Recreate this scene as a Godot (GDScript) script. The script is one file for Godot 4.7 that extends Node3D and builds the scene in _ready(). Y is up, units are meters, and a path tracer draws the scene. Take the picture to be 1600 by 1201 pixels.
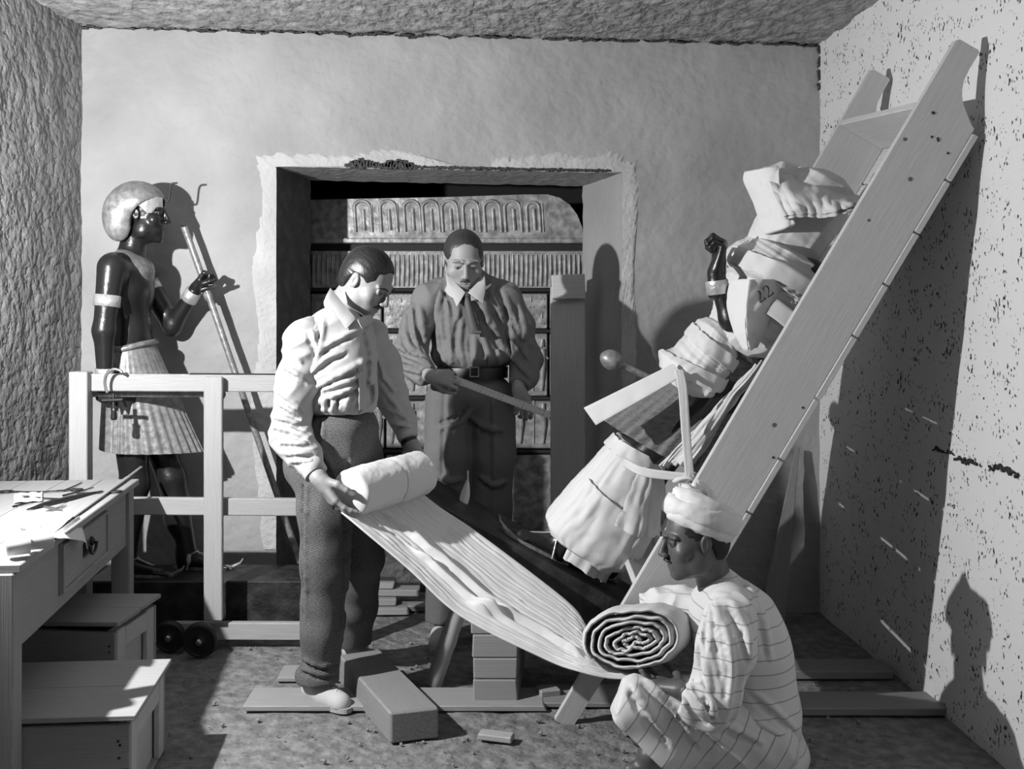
extends Node3D
# A rock-cut chamber: two men roll up a length of linen, a third sits on the floor; one guardian statue stands by the wall, another lies in a carrying tray.

func _ready() -> void:
	# camera
	var cam := Camera3D.new()
	cam.name = "camera"
	cam.projection = Camera3D.PROJECTION_FRUSTUM
	cam.near = 0.05
	cam.far = 60.0
	cam.size = 1201.0 / F * cam.near
	cam.frustum_offset = Vector2(60.0, -120.5) / F * cam.near      # a plate camera with its back level and its front dropped
	cam.position = Vector3(0, EYE, 0)
	add_child(cam)
	cam.current = true
	# exposure, no daylight down here
	var env := Environment.new()
	env.background_mode = Environment.BG_COLOR
	env.background_color = Color.BLACK
	env.tonemap_mode = Environment.TONE_MAPPER_LINEAR
	env.tonemap_exposure = EXPOSURE
	env.sdfgi_enabled = true
	env.ssao_enabled = true
	env.ssil_enabled = true
	var we := WorldEnvironment.new()
	we.name = "environment"
	we.environment = env
	add_child(we)
	# main lamp, out of view at left, lights the room; added fill panel behind camera
	make_materials()
	unseen_flood_lamp(LAMP, LAMP_ENERGY)
	added_fill_light()
	# setting, then things
	shell()
	shrine()
	doorway_things()
	guardian_standing()
	barrier()
	work_table()
	crates()
	carrying_tray()
	strapped_guardian()
	floor_timber()
	linen_strip()
	man_white_shirt()
	man_grey_shirt()
	seated_man()

const EXPOSURE := 1.0
const LAMP := Vector3(-1.80, 1.87, -2.72)
const LAMP_ENERGY := 9.3
const FILL_ENERGY := 0.11

func unseen_flood_lamp(at: Vector3, energy: float) -> void:  # out of view; lights the men, statues and walls from the left
	var m := mat("lamp_glow", 0.8)
	m.emission_enabled = true
	m.emission = Color.WHITE
	m.emission_energy_multiplier = 4.0
	var aim := Vector3(0.84, 0.05, -0.52).normalized()
	var side := aim.cross(Vector3.UP).normalized()
	var tb := Basis(side, aim, side.cross(aim))
	var c := at - aim * 0.02
	var o := thing("unseen_flood_lamp", "unseen flood lamp on an iron stand, out of view at the left, lighting the chamber", "lamp", Vector3(at.x, 0, at.z))
	var b := MB.new()
	b.lathe(Transform3D(tb, c), [[0.0, 0.0], [0.018, -0.002], [0.022, -0.012], [0.012, -0.03], [0.0, -0.035]], 20)
	part(o, "lamp_bulb", b, m)
	b = MB.new()
	b.lathe(Transform3D(tb, c), [[0.0, -0.09], [0.05, -0.085], [0.09, -0.06], [0.115, -0.02], [0.117, -0.016], [0.112, -0.020], [0.085, -0.055], [0.048, -0.079], [0.0, -0.083]], 32)
	part(o, "reflector", b, M.iron)  # bowl behind the bulb, to keep light off the left wall
	var s := MB.new()
	var ft := c - aim * 0.10
	s.tube([Vector3(ft.x, 0.03, ft.z), ft], [0.012], 8)
	s.tube([ft, c - aim * 0.085], [0.014], 8)
	for k in 3:
		var a := TAU * k / 3.0 + 0.4
		s.tube([Vector3(ft.x, 0.3, ft.z), Vector3(ft.x + 0.13 * cos(a), 0.008, ft.z + 0.13 * sin(a))], [0.009], 6)
	part(o, "lamp_stand", s, M.iron)
	var l := SpotLight3D.new()
	l.name = "unseen_flood_lamp_light"
	l.position = at
	l.basis = Basis.looking_at(aim, Vector3.UP)
	l.spot_angle = 84.0
	l.spot_angle_attenuation = 0.4
	l.light_energy = energy
	l.light_size = 0.022
	l.spot_range = 15.0
	l.spot_attenuation = 2.0
	l.shadow_enabled = true
	add_child(l)

func added_fill_light() -> void:  # fill light added to lift the shadows
	var m := mat("fill_glow", 0.8)
	m.emission_enabled = true
	m.emission = Color.WHITE
	m.emission_energy_multiplier = 0.4
	var c := Vector3(-0.3, 1.9, 1.6)
	var b := MB.new()
	b.box(c + Vector3(0, 0, 0.04), Vector3(1.6, 1.2, 0.03), Basis(), 0.005)
	solo("added_fill_panel", "added fill panel, unseen behind the camera, brightening the shaded sides", "lamp", b, m, c)
	var l := AreaLight3D.new()
	l.name = "added_fill_panel_light"
	l.area_size = Vector2(1.6, 1.2)
	l.position = c
	l.light_energy = FILL_ENERGY
	l.area_range = 15.0
	l.shadow_enabled = true
	add_child(l)

# ------------------------------------------------------------------ mesh builder
class MB:
	var v := PackedVector3Array()
	var n := PackedVector3Array()
	var t := PackedVector2Array()
	var ix := PackedInt32Array()

	func face(pts: Array, uvs: Array = []) -> void:   # convex, counter-clockwise seen from outside
		var nn: Vector3 = Vector3.ZERO
		for i in range(1, pts.size() - 1):
			nn += (pts[i] - pts[0]).cross(pts[i + 1] - pts[0])
		nn = nn.normalized()
		var b := v.size()
		for i in pts.size():
			v.append(pts[i])
			n.append(nn)
			t.append(uvs[i] if uvs.size() > i else Vector2.ZERO)
		for i in range(1, pts.size() - 1):
			ix.append_array(PackedInt32Array([b, b + i + 1, b + i]))

	# a six-sided solid from 8 corners (index bits: x=1, y=2, z=4) with chamfered edges; grain runs along its longest axis
	func hexa(c: Array, bev := 0.004, uvo := Vector2.ZERO) -> void:
		var len3 := [c[0].distance_to(c[1]), c[0].distance_to(c[2]), c[0].distance_to(c[4])]
		var la := 0
		for a in 3:
			if len3[a] > len3[la]:
				la = a
		var q := {}
		var uvq := {}
		var ctr: Vector3 = Vector3.ZERO
		for i in 8:
			ctr += c[i] / 8.0
		for i in 8:
			for a in 3:
				var p: Vector3 = c[i]
				for b in 3:
					if b != a:
						var other: Vector3 = c[i ^ (1 << b)]
						var dv: Vector3 = other - c[i]
						p += dv.normalized() * minf(bev, dv.length() * 0.45)
				q[i * 3 + a] = p
				var o1 := (a + 1) % 3
				var o2 := (a + 2) % 3
				var co := [0.0, 0.0, 0.0]
				for b in 3:
					co[b] = len3[b] if (i >> b) & 1 else 0.0
				var uu: float
				var vv: float
				if a == la:
					uu = co[o1] * 0.15
					vv = co[o2]
				else:
					uu = co[la]
					vv = co[3 - la - a] + 0.37 * a + 0.21 * ((i >> a) & 1)
				uvq[i * 3 + a] = Vector2(uu, vv) + uvo
		for a in 3:
			var b1 := 1 << ((a + 1) % 3)
			var b2 := 1 << ((a + 2) % 3)
			for s in 2:
				var base: int = (1 << a) * s
				var ids: Array = [base, base | b1, base | b1 | b2, base | b2]
				_outface(ids.map(func(k): return q[k * 3 + a]), ids.map(func(k): return uvq[k * 3 + a]), ctr)
		for a in 3:          # edges parallel to axis a
			var o1 := (a + 1) % 3
			var o2 := (a + 2) % 3
			for s1 in 2:
				for s2 in 2:
					var e0: int = ((1 << o1) * s1) | ((1 << o2) * s2)
					var e1: int = e0 | (1 << a)
					_outface([q[e0 * 3 + o1], q[e1 * 3 + o1], q[e1 * 3 + o2], q[e0 * 3 + o2]], [uvq[e0 * 3 + o1], uvq[e1 * 3 + o1], uvq[e1 * 3 + o1], uvq[e0 * 3 + o1]], ctr)
		for i in 8:
			_outface([q[i * 3], q[i * 3 + 1], q[i * 3 + 2]], [uvq[i * 3], uvq[i * 3], uvq[i * 3]], ctr)

	func _outface(p: Array, uv: Array, ctr: Vector3) -> void:
		var m: Vector3 = Vector3.ZERO
		for x in p:
			m += x / p.size()
		var nn: Vector3 = (p[1] - p[0]).cross(p[2] - p[0])
		if nn.dot(m - ctr) < 0.0:
			p.reverse()
			uv = uv.duplicate()
			uv.reverse()
		face(p, uv)

	func box(ctr: Vector3, size: Vector3, bas := Basis(), bev := 0.004, uvo := Vector2.ZERO) -> void:
		var c := []
		for i in 8:
			c.append(ctr + bas * (size * 0.5 * Vector3(1 if i & 1 else -1, 1 if i & 2 else -1, 1 if i & 4 else -1)))
		hexa(c, bev, uvo)

	# board with its middle line from a to b; wide = direction of its width
	func bar(a: Vector3, b: Vector3, wide: Vector3, w: float, th: float, bev := 0.003, uvo := Vector2.ZERO) -> void:
		var x := (b - a).normalized()
		var y := (wide - x * wide.dot(x)).normalized()
		box((a + b) * 0.5, Vector3(a.distance_to(b), w, th), Basis(x, y, x.cross(y)), bev, uvo)

	# rows of points; wrap joins the last column to the first
	func surf(rows: Array, wrap := false, flip := false, su := 1.0, sv := 1.0) -> void:
		var nr := rows.size()
		var nc: int = rows[0].size()
		var b := v.size()
		for r in nr:
			var row: PackedVector3Array = rows[r]
			v.append_array(row)
			for k in nc:
				n.append(Vector3.ZERO)
				t.append(Vector2(su * r / maxf(nr - 1, 1), sv * k / maxf(nc - 1, 1)))
		var cols := nc if wrap else nc - 1
		for r in nr - 1:
			for k in cols:
				var a := b + r * nc + k
				var d := b + r * nc + (k + 1) % nc
				_tri(a, a + nc, d + nc, flip)
				_tri(a, d + nc, d, flip)
		for i in range(b, v.size()):
			n[i] = n[i].normalized()

	func _tri(a: int, c: int, d: int, flip: bool) -> void:
		if flip:
			var e := c
			c = d
			d = e
		var nn := (v[c] - v[a]).cross(v[d] - v[a])
		n[a] += nn
		n[c] += nn
		n[d] += nn
		ix.append(a)
		ix.append(d)
		ix.append(c)

	func tube(pts: Array, radii: Array, segs := 10, caps := true) -> void:
		var rows := []
		var x := Vector3.ZERO
		for i in pts.size():
			var d: Vector3 = (pts[mini(i + 1, pts.size() - 1)] - pts[maxi(i - 1, 0)]).normalized()
			if x == Vector3.ZERO:
				x = d.cross(Vector3(0.31, 0.77, 0.55)).normalized()
			x = (x - d * x.dot(d)).normalized()
			var y := d.cross(x)
			var row := PackedVector3Array()
			var r: float = radii[mini(i, radii.size() - 1)]
			for k in segs:
				var a := TAU * k / segs
				row.append(pts[i] + (x * cos(a) + y * sin(a)) * r)
			rows.append(row)
		var length := 0.0
		for i in range(1, pts.size()):
			length += pts[i].distance_to(pts[i - 1])
		surf(rows, true, true, length, TAU * radii[0])
		if caps:
			var first: Array = Array(rows[0])
			var last: Array = Array(rows[-1])
			first.reverse()
			face(first)
			face(last)

	# profile [radius, height] pairs round the axis at tr; a pair repeated makes a sharp edge
	func lathe(tr: Transform3D, prof: Array, segs := 24) -> void:
		var rows := []
		for p in prof:
			var row := PackedVector3Array()
			for k in segs:
				var a := TAU * k / segs
				row.append(tr * Vector3(p[0] * cos(a), p[1], -p[0] * sin(a)))
			rows.append(row)
		surf(rows, true, true, 1.0, 1.0)

	func prism(poly: PackedVector2Array, tr: Transform3D, depth: float, uvo := Vector2.ZERO) -> void:   # polygon in x,y of tr, extruded along +z
		if Geometry2D.is_polygon_clockwise(poly):
			poly.reverse()
		var tri := Geometry2D.triangulate_polygon(poly)
		for s in 2:
			var z := depth * s
			for i in range(0, tri.size(), 3):
				var a := poly[tri[i]]
				var b := poly[tri[i + 1]]
				var c := poly[tri[i + 2]]
				if (b - a).cross(c - a) < 0.0:
					var e := b
					b = c
					c = e
				var p := [tr * Vector3(a.x, a.y, z), tr * Vector3(b.x, b.y, z), tr * Vector3(c.x, c.y, z)]
				var u := [a + uvo, b + uvo, c + uvo]
				if s == 0:
					p.reverse()
					u.reverse()
				face(p, u)
		for i in poly.size():
			var a := poly[i]
			var b := poly[(i + 1) % poly.size()]
			face([tr * Vector3(a.x, a.y, 0), tr * Vector3(b.x, b.y, 0), tr * Vector3(b.x, b.y, depth), tr * Vector3(a.x, a.y, depth)], [a, b, b + Vector2(0, depth), a + Vector2(0, depth)])

	# a cloth: rows of points with thickness th, closed all round
	func sheet(rows: Array, th: float, su := 1.0, sv := 1.0) -> void:
		var nr := rows.size()
		var nc: int = rows[0].size()
		var out := []
		for r in nr:
			var row := PackedVector3Array()
			var back := PackedVector3Array()
			for k in nc:
				var du: Vector3 = rows[mini(r + 1, nr - 1)][k] - rows[maxi(r - 1, 0)][k]
				var dv: Vector3 = rows[r][mini(k + 1, nc - 1)] - rows[r][maxi(k - 1, 0)]
				var nn := du.cross(dv).normalized() * th * 0.5
				row.append(rows[r][k] + nn)
				back.append(rows[r][k] - nn)
			back.reverse()
			row.append_array(back)
			out.append(row)
		surf(out, true, false, su, sv * 2.0)
		for e in 2:
			var rr: PackedVector3Array = out[0 if e == 0 else nr - 1]
			for k in nc - 1:
				var p := [rr[k], rr[k + 1], rr[2 * nc - 2 - k], rr[2 * nc - 1 - k]]
				if e == 1:
					p.reverse()
				face(p)

	func commit(off: Vector3, inv := Basis()) -> ArrayMesh:
		var a := []
		a.resize(Mesh.ARRAY_MAX)
		var vv := PackedVector3Array(v)
		var nn := PackedVector3Array(n)
		for i in vv.size():
			vv[i] = inv * (vv[i] - off)
			nn[i] = inv * nn[i]
		a[Mesh.ARRAY_VERTEX] = vv
		a[Mesh.ARRAY_NORMAL] = nn
		a[Mesh.ARRAY_TEX_UV] = t
		a[Mesh.ARRAY_INDEX] = ix
		var m := ArrayMesh.new()
		m.add_surface_from_arrays(Mesh.PRIMITIVE_TRIANGLES, a)
		return m


# ------------------------------------------------------------------ smooth solids: rounded bones joined into one skin
class Sdf:
	var prims := []
	var f := PackedFloat32Array()
	var o := Vector3.ZERO
	var h := 0.01
	var nx := 0
	var ny := 0
	var nz := 0
	var lo := Vector3(1e9, 1e9, 1e9)
	var hi := Vector3(-1e9, -1e9, -1e9)

	func _grow(c: Vector3, r: float) -> void:
		lo = lo.min(c - Vector3(r, r, r))
		hi = hi.max(c + Vector3(r, r, r))

	func cap(a: Vector3, b: Vector3, ra: float, rb: float, k := 0.02) -> void:
		_grow(a, ra)
		_grow(b, rb)
		prims.append([0, a, b, ra, rb, k])

	func chain(pts: Array, radii: Array, k := 0.02) -> void:
		for i in pts.size() - 1:
			cap(pts[i], pts[i + 1], radii[i], radii[i + 1], k)

	func ell(c: Vector3, r: Vector3, bas := Basis(), k := 0.02) -> void:
		_grow(c, maxf(r.x, maxf(r.y, r.z)))
		prims.append([1, c, r, bas.inverse(), k])

	func sub(c: Vector3, r: Vector3, bas := Basis(), k := 0.01) -> void:
		prims.append([2, c, r, bas.inverse(), k])

	func cut(p: Vector3, nrm: Vector3) -> void:      # takes away the side that nrm points to
		prims.append([3, p, nrm.normalized()])

	func rough(noise: FastNoiseLite, amp: float, scale: Vector3, ridged := false, bas := Basis()) -> void:
		prims.append([4, noise, amp, scale, ridged, bas.inverse()])

	func build(cell: float) -> void:
		h = cell
		var pad := Vector3(1, 1, 1) * (cell * 4.0 + 0.012)
		o = lo - pad
		var s := (hi + pad - o) / h
		nx = int(s.x) + 2
		ny = int(s.y) + 2
		nz = int(s.z) + 2
		f.resize(nx * ny * nz)
		f.fill(1.0)
		for p in prims:
			match p[0]:
				0: _cap(p[1], p[2], p[3], p[4], p[5])
				1: _ell(p[1], p[2], p[3], p[4], false)
				2: _ell(p[1], p[2], p[3], p[4], true)
				3: _cut(p[1], p[2])
				4: _rough(p[1], p[2], p[3], p[4], p[5])

	# where the sight line of a pixel first meets the solid, between depths d0 and d1
	func trace(px: float, py: float, d0: float, d1: float) -> Vector3:
		var d := d0
		while d < d1:
			var p := Vector3((px - 740.0) * d / F, EYE + (480.0 - py) * d / F, -d)
			var q := (p - o) / h
			var x := int(q.x + 0.5)
			var y := int(q.y + 0.5)
			var z := int(q.z + 0.5)
			if x > 0 and y > 0 and z > 0 and x < nx and y < ny and z < nz and f[(z * ny + y) * nx + x] < 0.0:
				return p
			d += h * 0.5
		return Vector3.INF

	# sewn or pulled folds of a garment: each line is [radius, x, y, x, y, ...] in the picture; a ridge with a groove beside it
	func creases(lines: Array, d0: float, d1: float) -> void:
		for l in lines:
			var r: float = l[0]
			var pts := []
			for k in range(1, l.size() - 1, 2):
				pts.append(Vector3(l[k], l[k + 1], 0.0))
			var n := 5 * (pts.size() - 1)
			var last := Vector3.INF
			var lastg := Vector3.INF
			for j in n + 1:
				var t := float(j) / n * (pts.size() - 1)
				var i := mini(int(t), pts.size() - 2)
				var a: Vector3 = pts[i]
				var b: Vector3 = pts[i + 1]
				var p0: Vector3 = pts[i - 1] if i > 0 else a * 2.0 - b
				var p3: Vector3 = pts[i + 2] if i + 2 < pts.size() else b * 2.0 - a
				var c := a.cubic_interpolate(b, p0, p3, t - i)
				var dirn := (b - a).normalized()
				var p := trace(c.x, c.y, d0, d1)
				var g := trace(c.x - dirn.y * r * 700.0, c.y + dirn.x * r * 700.0, d0, d1)
				var taper := sin(PI * clampf(0.12 + 0.88 * j / n, 0.0, 1.0))
				var rr := r * (0.35 + 0.65 * taper)
				if p != Vector3.INF and last != Vector3.INF and p.distance_to(last) < 0.08:
					_cap(last - Vector3(0, 0, rr * 0.35), p - Vector3(0, 0, rr * 0.35), rr, rr, 0.016)
				if g != Vector3.INF and lastg != Vector3.INF and g.distance_to(lastg) < 0.08:
					_groove(lastg + Vector3(0, 0, rr * 0.35), g + Vector3(0, 0, rr * 0.35), rr * 0.9, 0.012)
				last = p
				lastg = g

	func _groove(a: Vector3, b: Vector3, r: float, k: float) -> void:
		var m := r + k + 3.0 * h
		var mm := Vector3(m, m, m)
		var s := _span(a.min(b) - mm, a.max(b) + mm)
		for z in range(s[4], s[5] + 1):
			for y in range(s[2], s[3] + 1):
				for x in range(s[0], s[1] + 1):
					var i: int = (z * ny + y) * nx + x
					var p := Vector3(o.x + x * h, o.y + y * h, o.z + z * h)
					var d := r - Geometry3D.get_closest_point_to_segment(p, a, b).distance_to(p)
					if d > -k - h:
						var e := f[i]
						var g := maxf(k - absf(d - e), 0.0)
						f[i] = maxf(d, e) + g * g * 0.25 / k

	func _span(a: Vector3, b: Vector3) -> Array:
		var q := (a - o) / h
		var w := (b - o) / h
		return [clampi(int(q.x), 0, nx - 1), clampi(int(w.x) + 1, 0, nx - 1), clampi(int(q.y), 0, ny - 1), clampi(int(w.y) + 1, 0, ny - 1), clampi(int(q.z), 0, nz - 1), clampi(int(w.z) + 1, 0, nz - 1)]

	func _cap(a: Vector3, b: Vector3, ra: float, rb: float, k: float) -> void:
		var m := maxf(ra, rb) + k + 3.0 * h
		var mm := Vector3(m, m, m)
		var s := _span(a.min(b) - mm, a.max(b) + mm)
		var ab := b - a
		var il := 1.0 / maxf(ab.length_squared(), 1e-9)
		var lim := k + 3.0 * h
		for z in range(s[4], s[5] + 1):
			for y in range(s[2], s[3] + 1):
				var i: int = (z * ny + y) * nx + s[0]
				var p := Vector3(o.x + s[0] * h, o.y + y * h, o.z + z * h) - a
				for x in range(s[0], s[1] + 1):
					var tt := clampf(p.dot(ab) * il, 0.0, 1.0)
					var d := p.distance_to(ab * tt) - ra - (rb - ra) * tt
					if d < lim:
						var e := f[i]
						var q := maxf(k - absf(d - e), 0.0)
						f[i] = minf(d, e) - q * q * 0.25 / k
					p.x += h
					i += 1

	func _ell(c: Vector3, r: Vector3, inv: Basis, k: float, minus: bool) -> void:
		var m := maxf(r.x, maxf(r.y, r.z)) + k + 3.0 * h
		var s := _span(c - Vector3(m, m, m), c + Vector3(m, m, m))
		var ir := Vector3(1.0 / r.x, 1.0 / r.y, 1.0 / r.z)
		var lim := k + 3.0 * h
		for z in range(s[4], s[5] + 1):
			for y in range(s[2], s[3] + 1):
				var i: int = (z * ny + y) * nx + s[0]
				for x in range(s[0], s[1] + 1):
					var q: Vector3 = inv * (Vector3(o.x + x * h, o.y + y * h, o.z + z * h) - c) * ir
					var k0 := q.length()
					var k1 := (q * ir).length()
					var d := k0 * (k0 - 1.0) / maxf(k1, 1e-6)
					if minus:
						if d < lim:
							var e := f[i]
							d = -d
							var g := maxf(k - absf(d - e), 0.0)
							f[i] = maxf(d, e) + g * g * 0.25 / k
					elif d < lim:
						var e := f[i]
						var g := maxf(k - absf(d - e), 0.0)
						f[i] = minf(d, e) - g * g * 0.25 / k
					i += 1

	func _cut(pt: Vector3, nrm: Vector3) -> void:
		var i := 0
		for z in nz:
			for y in ny:
				var d := nrm.dot(Vector3(o.x, o.y + y * h, o.z + z * h) - pt)
				var st := nrm.x * h
				for x in nx:
					if f[i] < d:
						f[i] = d
					d += st
					i += 1

	func _rough(noise: FastNoiseLite, amp: float, scale: Vector3, ridged: bool, inv: Basis) -> void:
		var i := 0
		var band := amp * 2.0 + 2.5 * h
		for z in nz:
			for y in ny:
				for x in nx:
					if absf(f[i]) < band:
						var q := inv * Vector3(o.x + x * h, o.y + y * h, o.z + z * h) * scale
						var w := noise.get_noise_3dv(q)
						f[i] -= amp * ((0.35 - absf(w)) * 2.0 if ridged else w * 1.6)
					i += 1

	func mesh(mb: MB) -> void:
		var vid := PackedInt32Array()
		vid.resize(nx * ny * nz)
		vid.fill(-1)
		var sy := nx
		var sz := nx * ny
		var lim := h * 2.6
		var cells := PackedInt32Array()
		for z in nz - 1:
			for y in ny - 1:
				var i := (z * ny + y) * nx
				for x in nx - 1:
					var a := f[i]
					if a < lim and a > -lim:
						var b := f[i + 1]
						var c := f[i + sy]
						var d := f[i + sy + 1]
						var e := f[i + sz]
						var g := f[i + sz + 1]
						var j := f[i + sz + sy]
						var k := f[i + sz + sy + 1]
						var neg := int(a < 0) + int(b < 0) + int(c < 0) + int(d < 0) + int(e < 0) + int(g < 0) + int(j < 0) + int(k < 0)
						if neg > 0 and neg < 8:
							var s := Vector3.ZERO
							var cnt := 0
							if (a < 0) != (b < 0):
								s += Vector3(a / (a - b), 0, 0); cnt += 1
							if (c < 0) != (d < 0):
								s += Vector3(c / (c - d), 1, 0); cnt += 1
							if (e < 0) != (g < 0):
								s += Vector3(e / (e - g), 0, 1); cnt += 1
							if (j < 0) != (k < 0):
								s += Vector3(j / (j - k), 1, 1); cnt += 1
							if (a < 0) != (c < 0):
								s += Vector3(0, a / (a - c), 0); cnt += 1
							if (b < 0) != (d < 0):
								s += Vector3(1, b / (b - d), 0); cnt += 1
							if (e < 0) != (j < 0):
								s += Vector3(0, e / (e - j), 1); cnt += 1
							if (g < 0) != (k < 0):
								s += Vector3(1, g / (g - k), 1); cnt += 1
							if (a < 0) != (e < 0):
								s += Vector3(0, 0, a / (a - e)); cnt += 1
							if (b < 0) != (g < 0):
								s += Vector3(1, 0, b / (b - g)); cnt += 1
							if (c < 0) != (j < 0):
								s += Vector3(0, 1, c / (c - j)); cnt += 1
							if (d < 0) != (k < 0):
								s += Vector3(1, 1, d / (d - k)); cnt += 1
							s /= cnt
							vid[i] = mb.v.size()
							cells.append(i)
							mb.v.append(Vector3(o.x + (x + s.x) * h, o.y + (y + s.y) * h, o.z + (z + s.z) * h))
							var u := 1.0 - s.x
							var w := 1.0 - s.y
							var q := 1.0 - s.z
							mb.n.append(Vector3(
								q * (w * (b - a) + s.y * (d - c)) + s.z * (w * (g - e) + s.y * (k - j)),
								q * (u * (c - a) + s.x * (d - b)) + s.z * (u * (j - e) + s.x * (k - g)),
								w * (u * (e - a) + s.x * (g - b)) + s.y * (u * (j - c) + s.x * (k - d))).normalized())
							mb.t.append(Vector2(o.x + x * h, o.y + y * h))
					i += 1
		for i in cells:
			var a := f[i] < 0.0
			if a != (f[i + 1] < 0.0):
				_q(mb, vid[i - sy - sz], vid[i - sz], vid[i], vid[i - sy], a)
			if a != (f[i + sy] < 0.0):
				_q(mb, vid[i - 1 - sz], vid[i - 1], vid[i], vid[i - sz], a)
			if a != (f[i + sz] < 0.0):
				_q(mb, vid[i - 1 - sy], vid[i - sy], vid[i], vid[i - 1], a)

	func _q(mb: MB, a: int, b: int, c: int, d: int, out: bool) -> void:
		if a < 0 or b < 0 or c < 0 or d < 0:
			return
		if out:
			mb.ix.append_array(PackedInt32Array([a, c, b, a, d, c]))
		else:
			mb.ix.append_array(PackedInt32Array([a, b, c, a, c, d]))


# ------------------------------------------------------------------ naming and placing
const F := 1600.0       # focal length in pixels of a 1600 x 1201 picture
const EYE := 1.48       # the camera's height above the floor
var rng := RandomNumberGenerator.new()
var taken := {}

func P(px: float, py: float, d: float) -> Vector3:    # the point at depth d on the sight line
	return Vector3((px - 740.0) * d / F, EYE + (480.0 - py) * d / F, -d)

func numbered(called: String) -> String:
	var k: int = taken.get(called, -1) + 1
	taken[called] = k
	return called if k == 0 else "%s_%03d" % [called, k]

func thing(called: String, label: String, category: String, at: Vector3, group := "") -> Node3D:
	var o := Node3D.new()
	o.name = numbered(called)
	add_child(o, true)
	o.position = at
	o.set_meta("label", label)
	o.set_meta("category", category)
	if group:
		o.set_meta("group", group)
	return o

func origin_of(n: Node) -> Vector3:
	var p := Vector3.ZERO
	while n is Node3D and n != self:
		p += n.position
		n = n.get_parent()
	return p

func part(parent: Node3D, called: String, mb: MB, m: Material, label := "") -> MeshInstance3D:
	var o := MeshInstance3D.new()
	o.name = called
	o.mesh = mb.commit(origin_of(parent))
	o.material_override = m
	parent.add_child(o, true)
	if label:
		o.set_meta("label", label)
	return o

# a thing that is one mesh
func solo(called: String, label: String, category: String, mb: MB, m: Material, at: Vector3, group := "") -> MeshInstance3D:
	var o := MeshInstance3D.new()
	o.name = numbered(called)
	o.mesh = mb.commit(at)
	o.material_override = m
	add_child(o, true)
	o.position = at
	o.set_meta("label", label)
	o.set_meta("category", category)
	if group:
		o.set_meta("group", group)
	return o

func structure(called: String, mb: MB, m: Material, label := "") -> MeshInstance3D:
	var o := MeshInstance3D.new()
	o.name = called
	o.mesh = mb.commit(Vector3.ZERO)
	o.material_override = m
	add_child(o, true)
	o.set_meta("kind", "structure")
	o.set_meta("label", label)
	o.set_meta("category", called.split("_")[0])
	return o

func noise(freq: float, sd: int, oct := 3, kind := FastNoiseLite.TYPE_SIMPLEX_SMOOTH) -> FastNoiseLite:
	var q := FastNoiseLite.new()
	q.noise_type = kind
	q.frequency = freq
	q.seed = sd
	q.fractal_octaves = oct
	return q

func uvr() -> Vector2:
	return Vector2(rng.randf() * 7.0, rng.randf() * 3.0)

func spline(pts: Array, steps: int) -> Array:       # Catmull-Rom through pts
	var out := []
	var m := pts.size() - 1
	for s in steps + 1:
		var t := float(s) / steps * m
		var i := mini(int(t), m - 1)
		var u := t - i
		var p1: Vector3 = pts[i]
		var p2: Vector3 = pts[i + 1]
		var p0: Vector3 = pts[i - 1] if i > 0 else p1 * 2.0 - p2
		var p3: Vector3 = pts[i + 2] if i + 2 <= m else p2 * 2.0 - p1
		out.append(p1.cubic_interpolate(p2, p0, p3, u))
	return out

# ------------------------------------------------------------------ materials
var M := {}

func mat(key: String, lin: float, rough := 0.85, metal := 0.0) -> StandardMaterial3D:
	var m := StandardMaterial3D.new()
	m.resource_name = key
	m.albedo_color = Color(lin, lin, lin).linear_to_srgb()
	m.roughness = rough
	m.metallic = metal
	M[key] = m
	return m

func noise_tex(q: FastNoiseLite, size: int, lo := 0.0, hi := 1.0) -> NoiseTexture2D:
	var t := NoiseTexture2D.new()
	t.width = size
	t.height = size
	t.seamless = true
	t.noise = q
	var g := Gradient.new()
	g.set_color(0, Color(lo, lo, lo))
	g.set_color(1, Color(hi, hi, hi))
	t.color_ramp = g
	return t

func grey_image(w: int, h: int, fn: Callable) -> ImageTexture:
	var b := PackedByteArray()
	b.resize(w * h)
	for y in h:
		for x in w:
			b[y * w + x] = clampi(int(fn.call(x, y) * 255.0), 0, 255)
	var im := Image.create_from_data(w, h, false, Image.FORMAT_L8, b)
	return ImageTexture.create_from_image(im)

func triplanar(m: StandardMaterial3D, scale: Vector3, albedo: Texture2D, bump: Texture2D, cm: float) -> StandardMaterial3D:
	m.uv1_triplanar = true
	m.uv1_scale = scale
	m.albedo_texture = albedo
	if bump:
		m.heightmap_enabled = true
		m.heightmap_texture = bump
		m.heightmap_scale = cm
	return m

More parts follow.
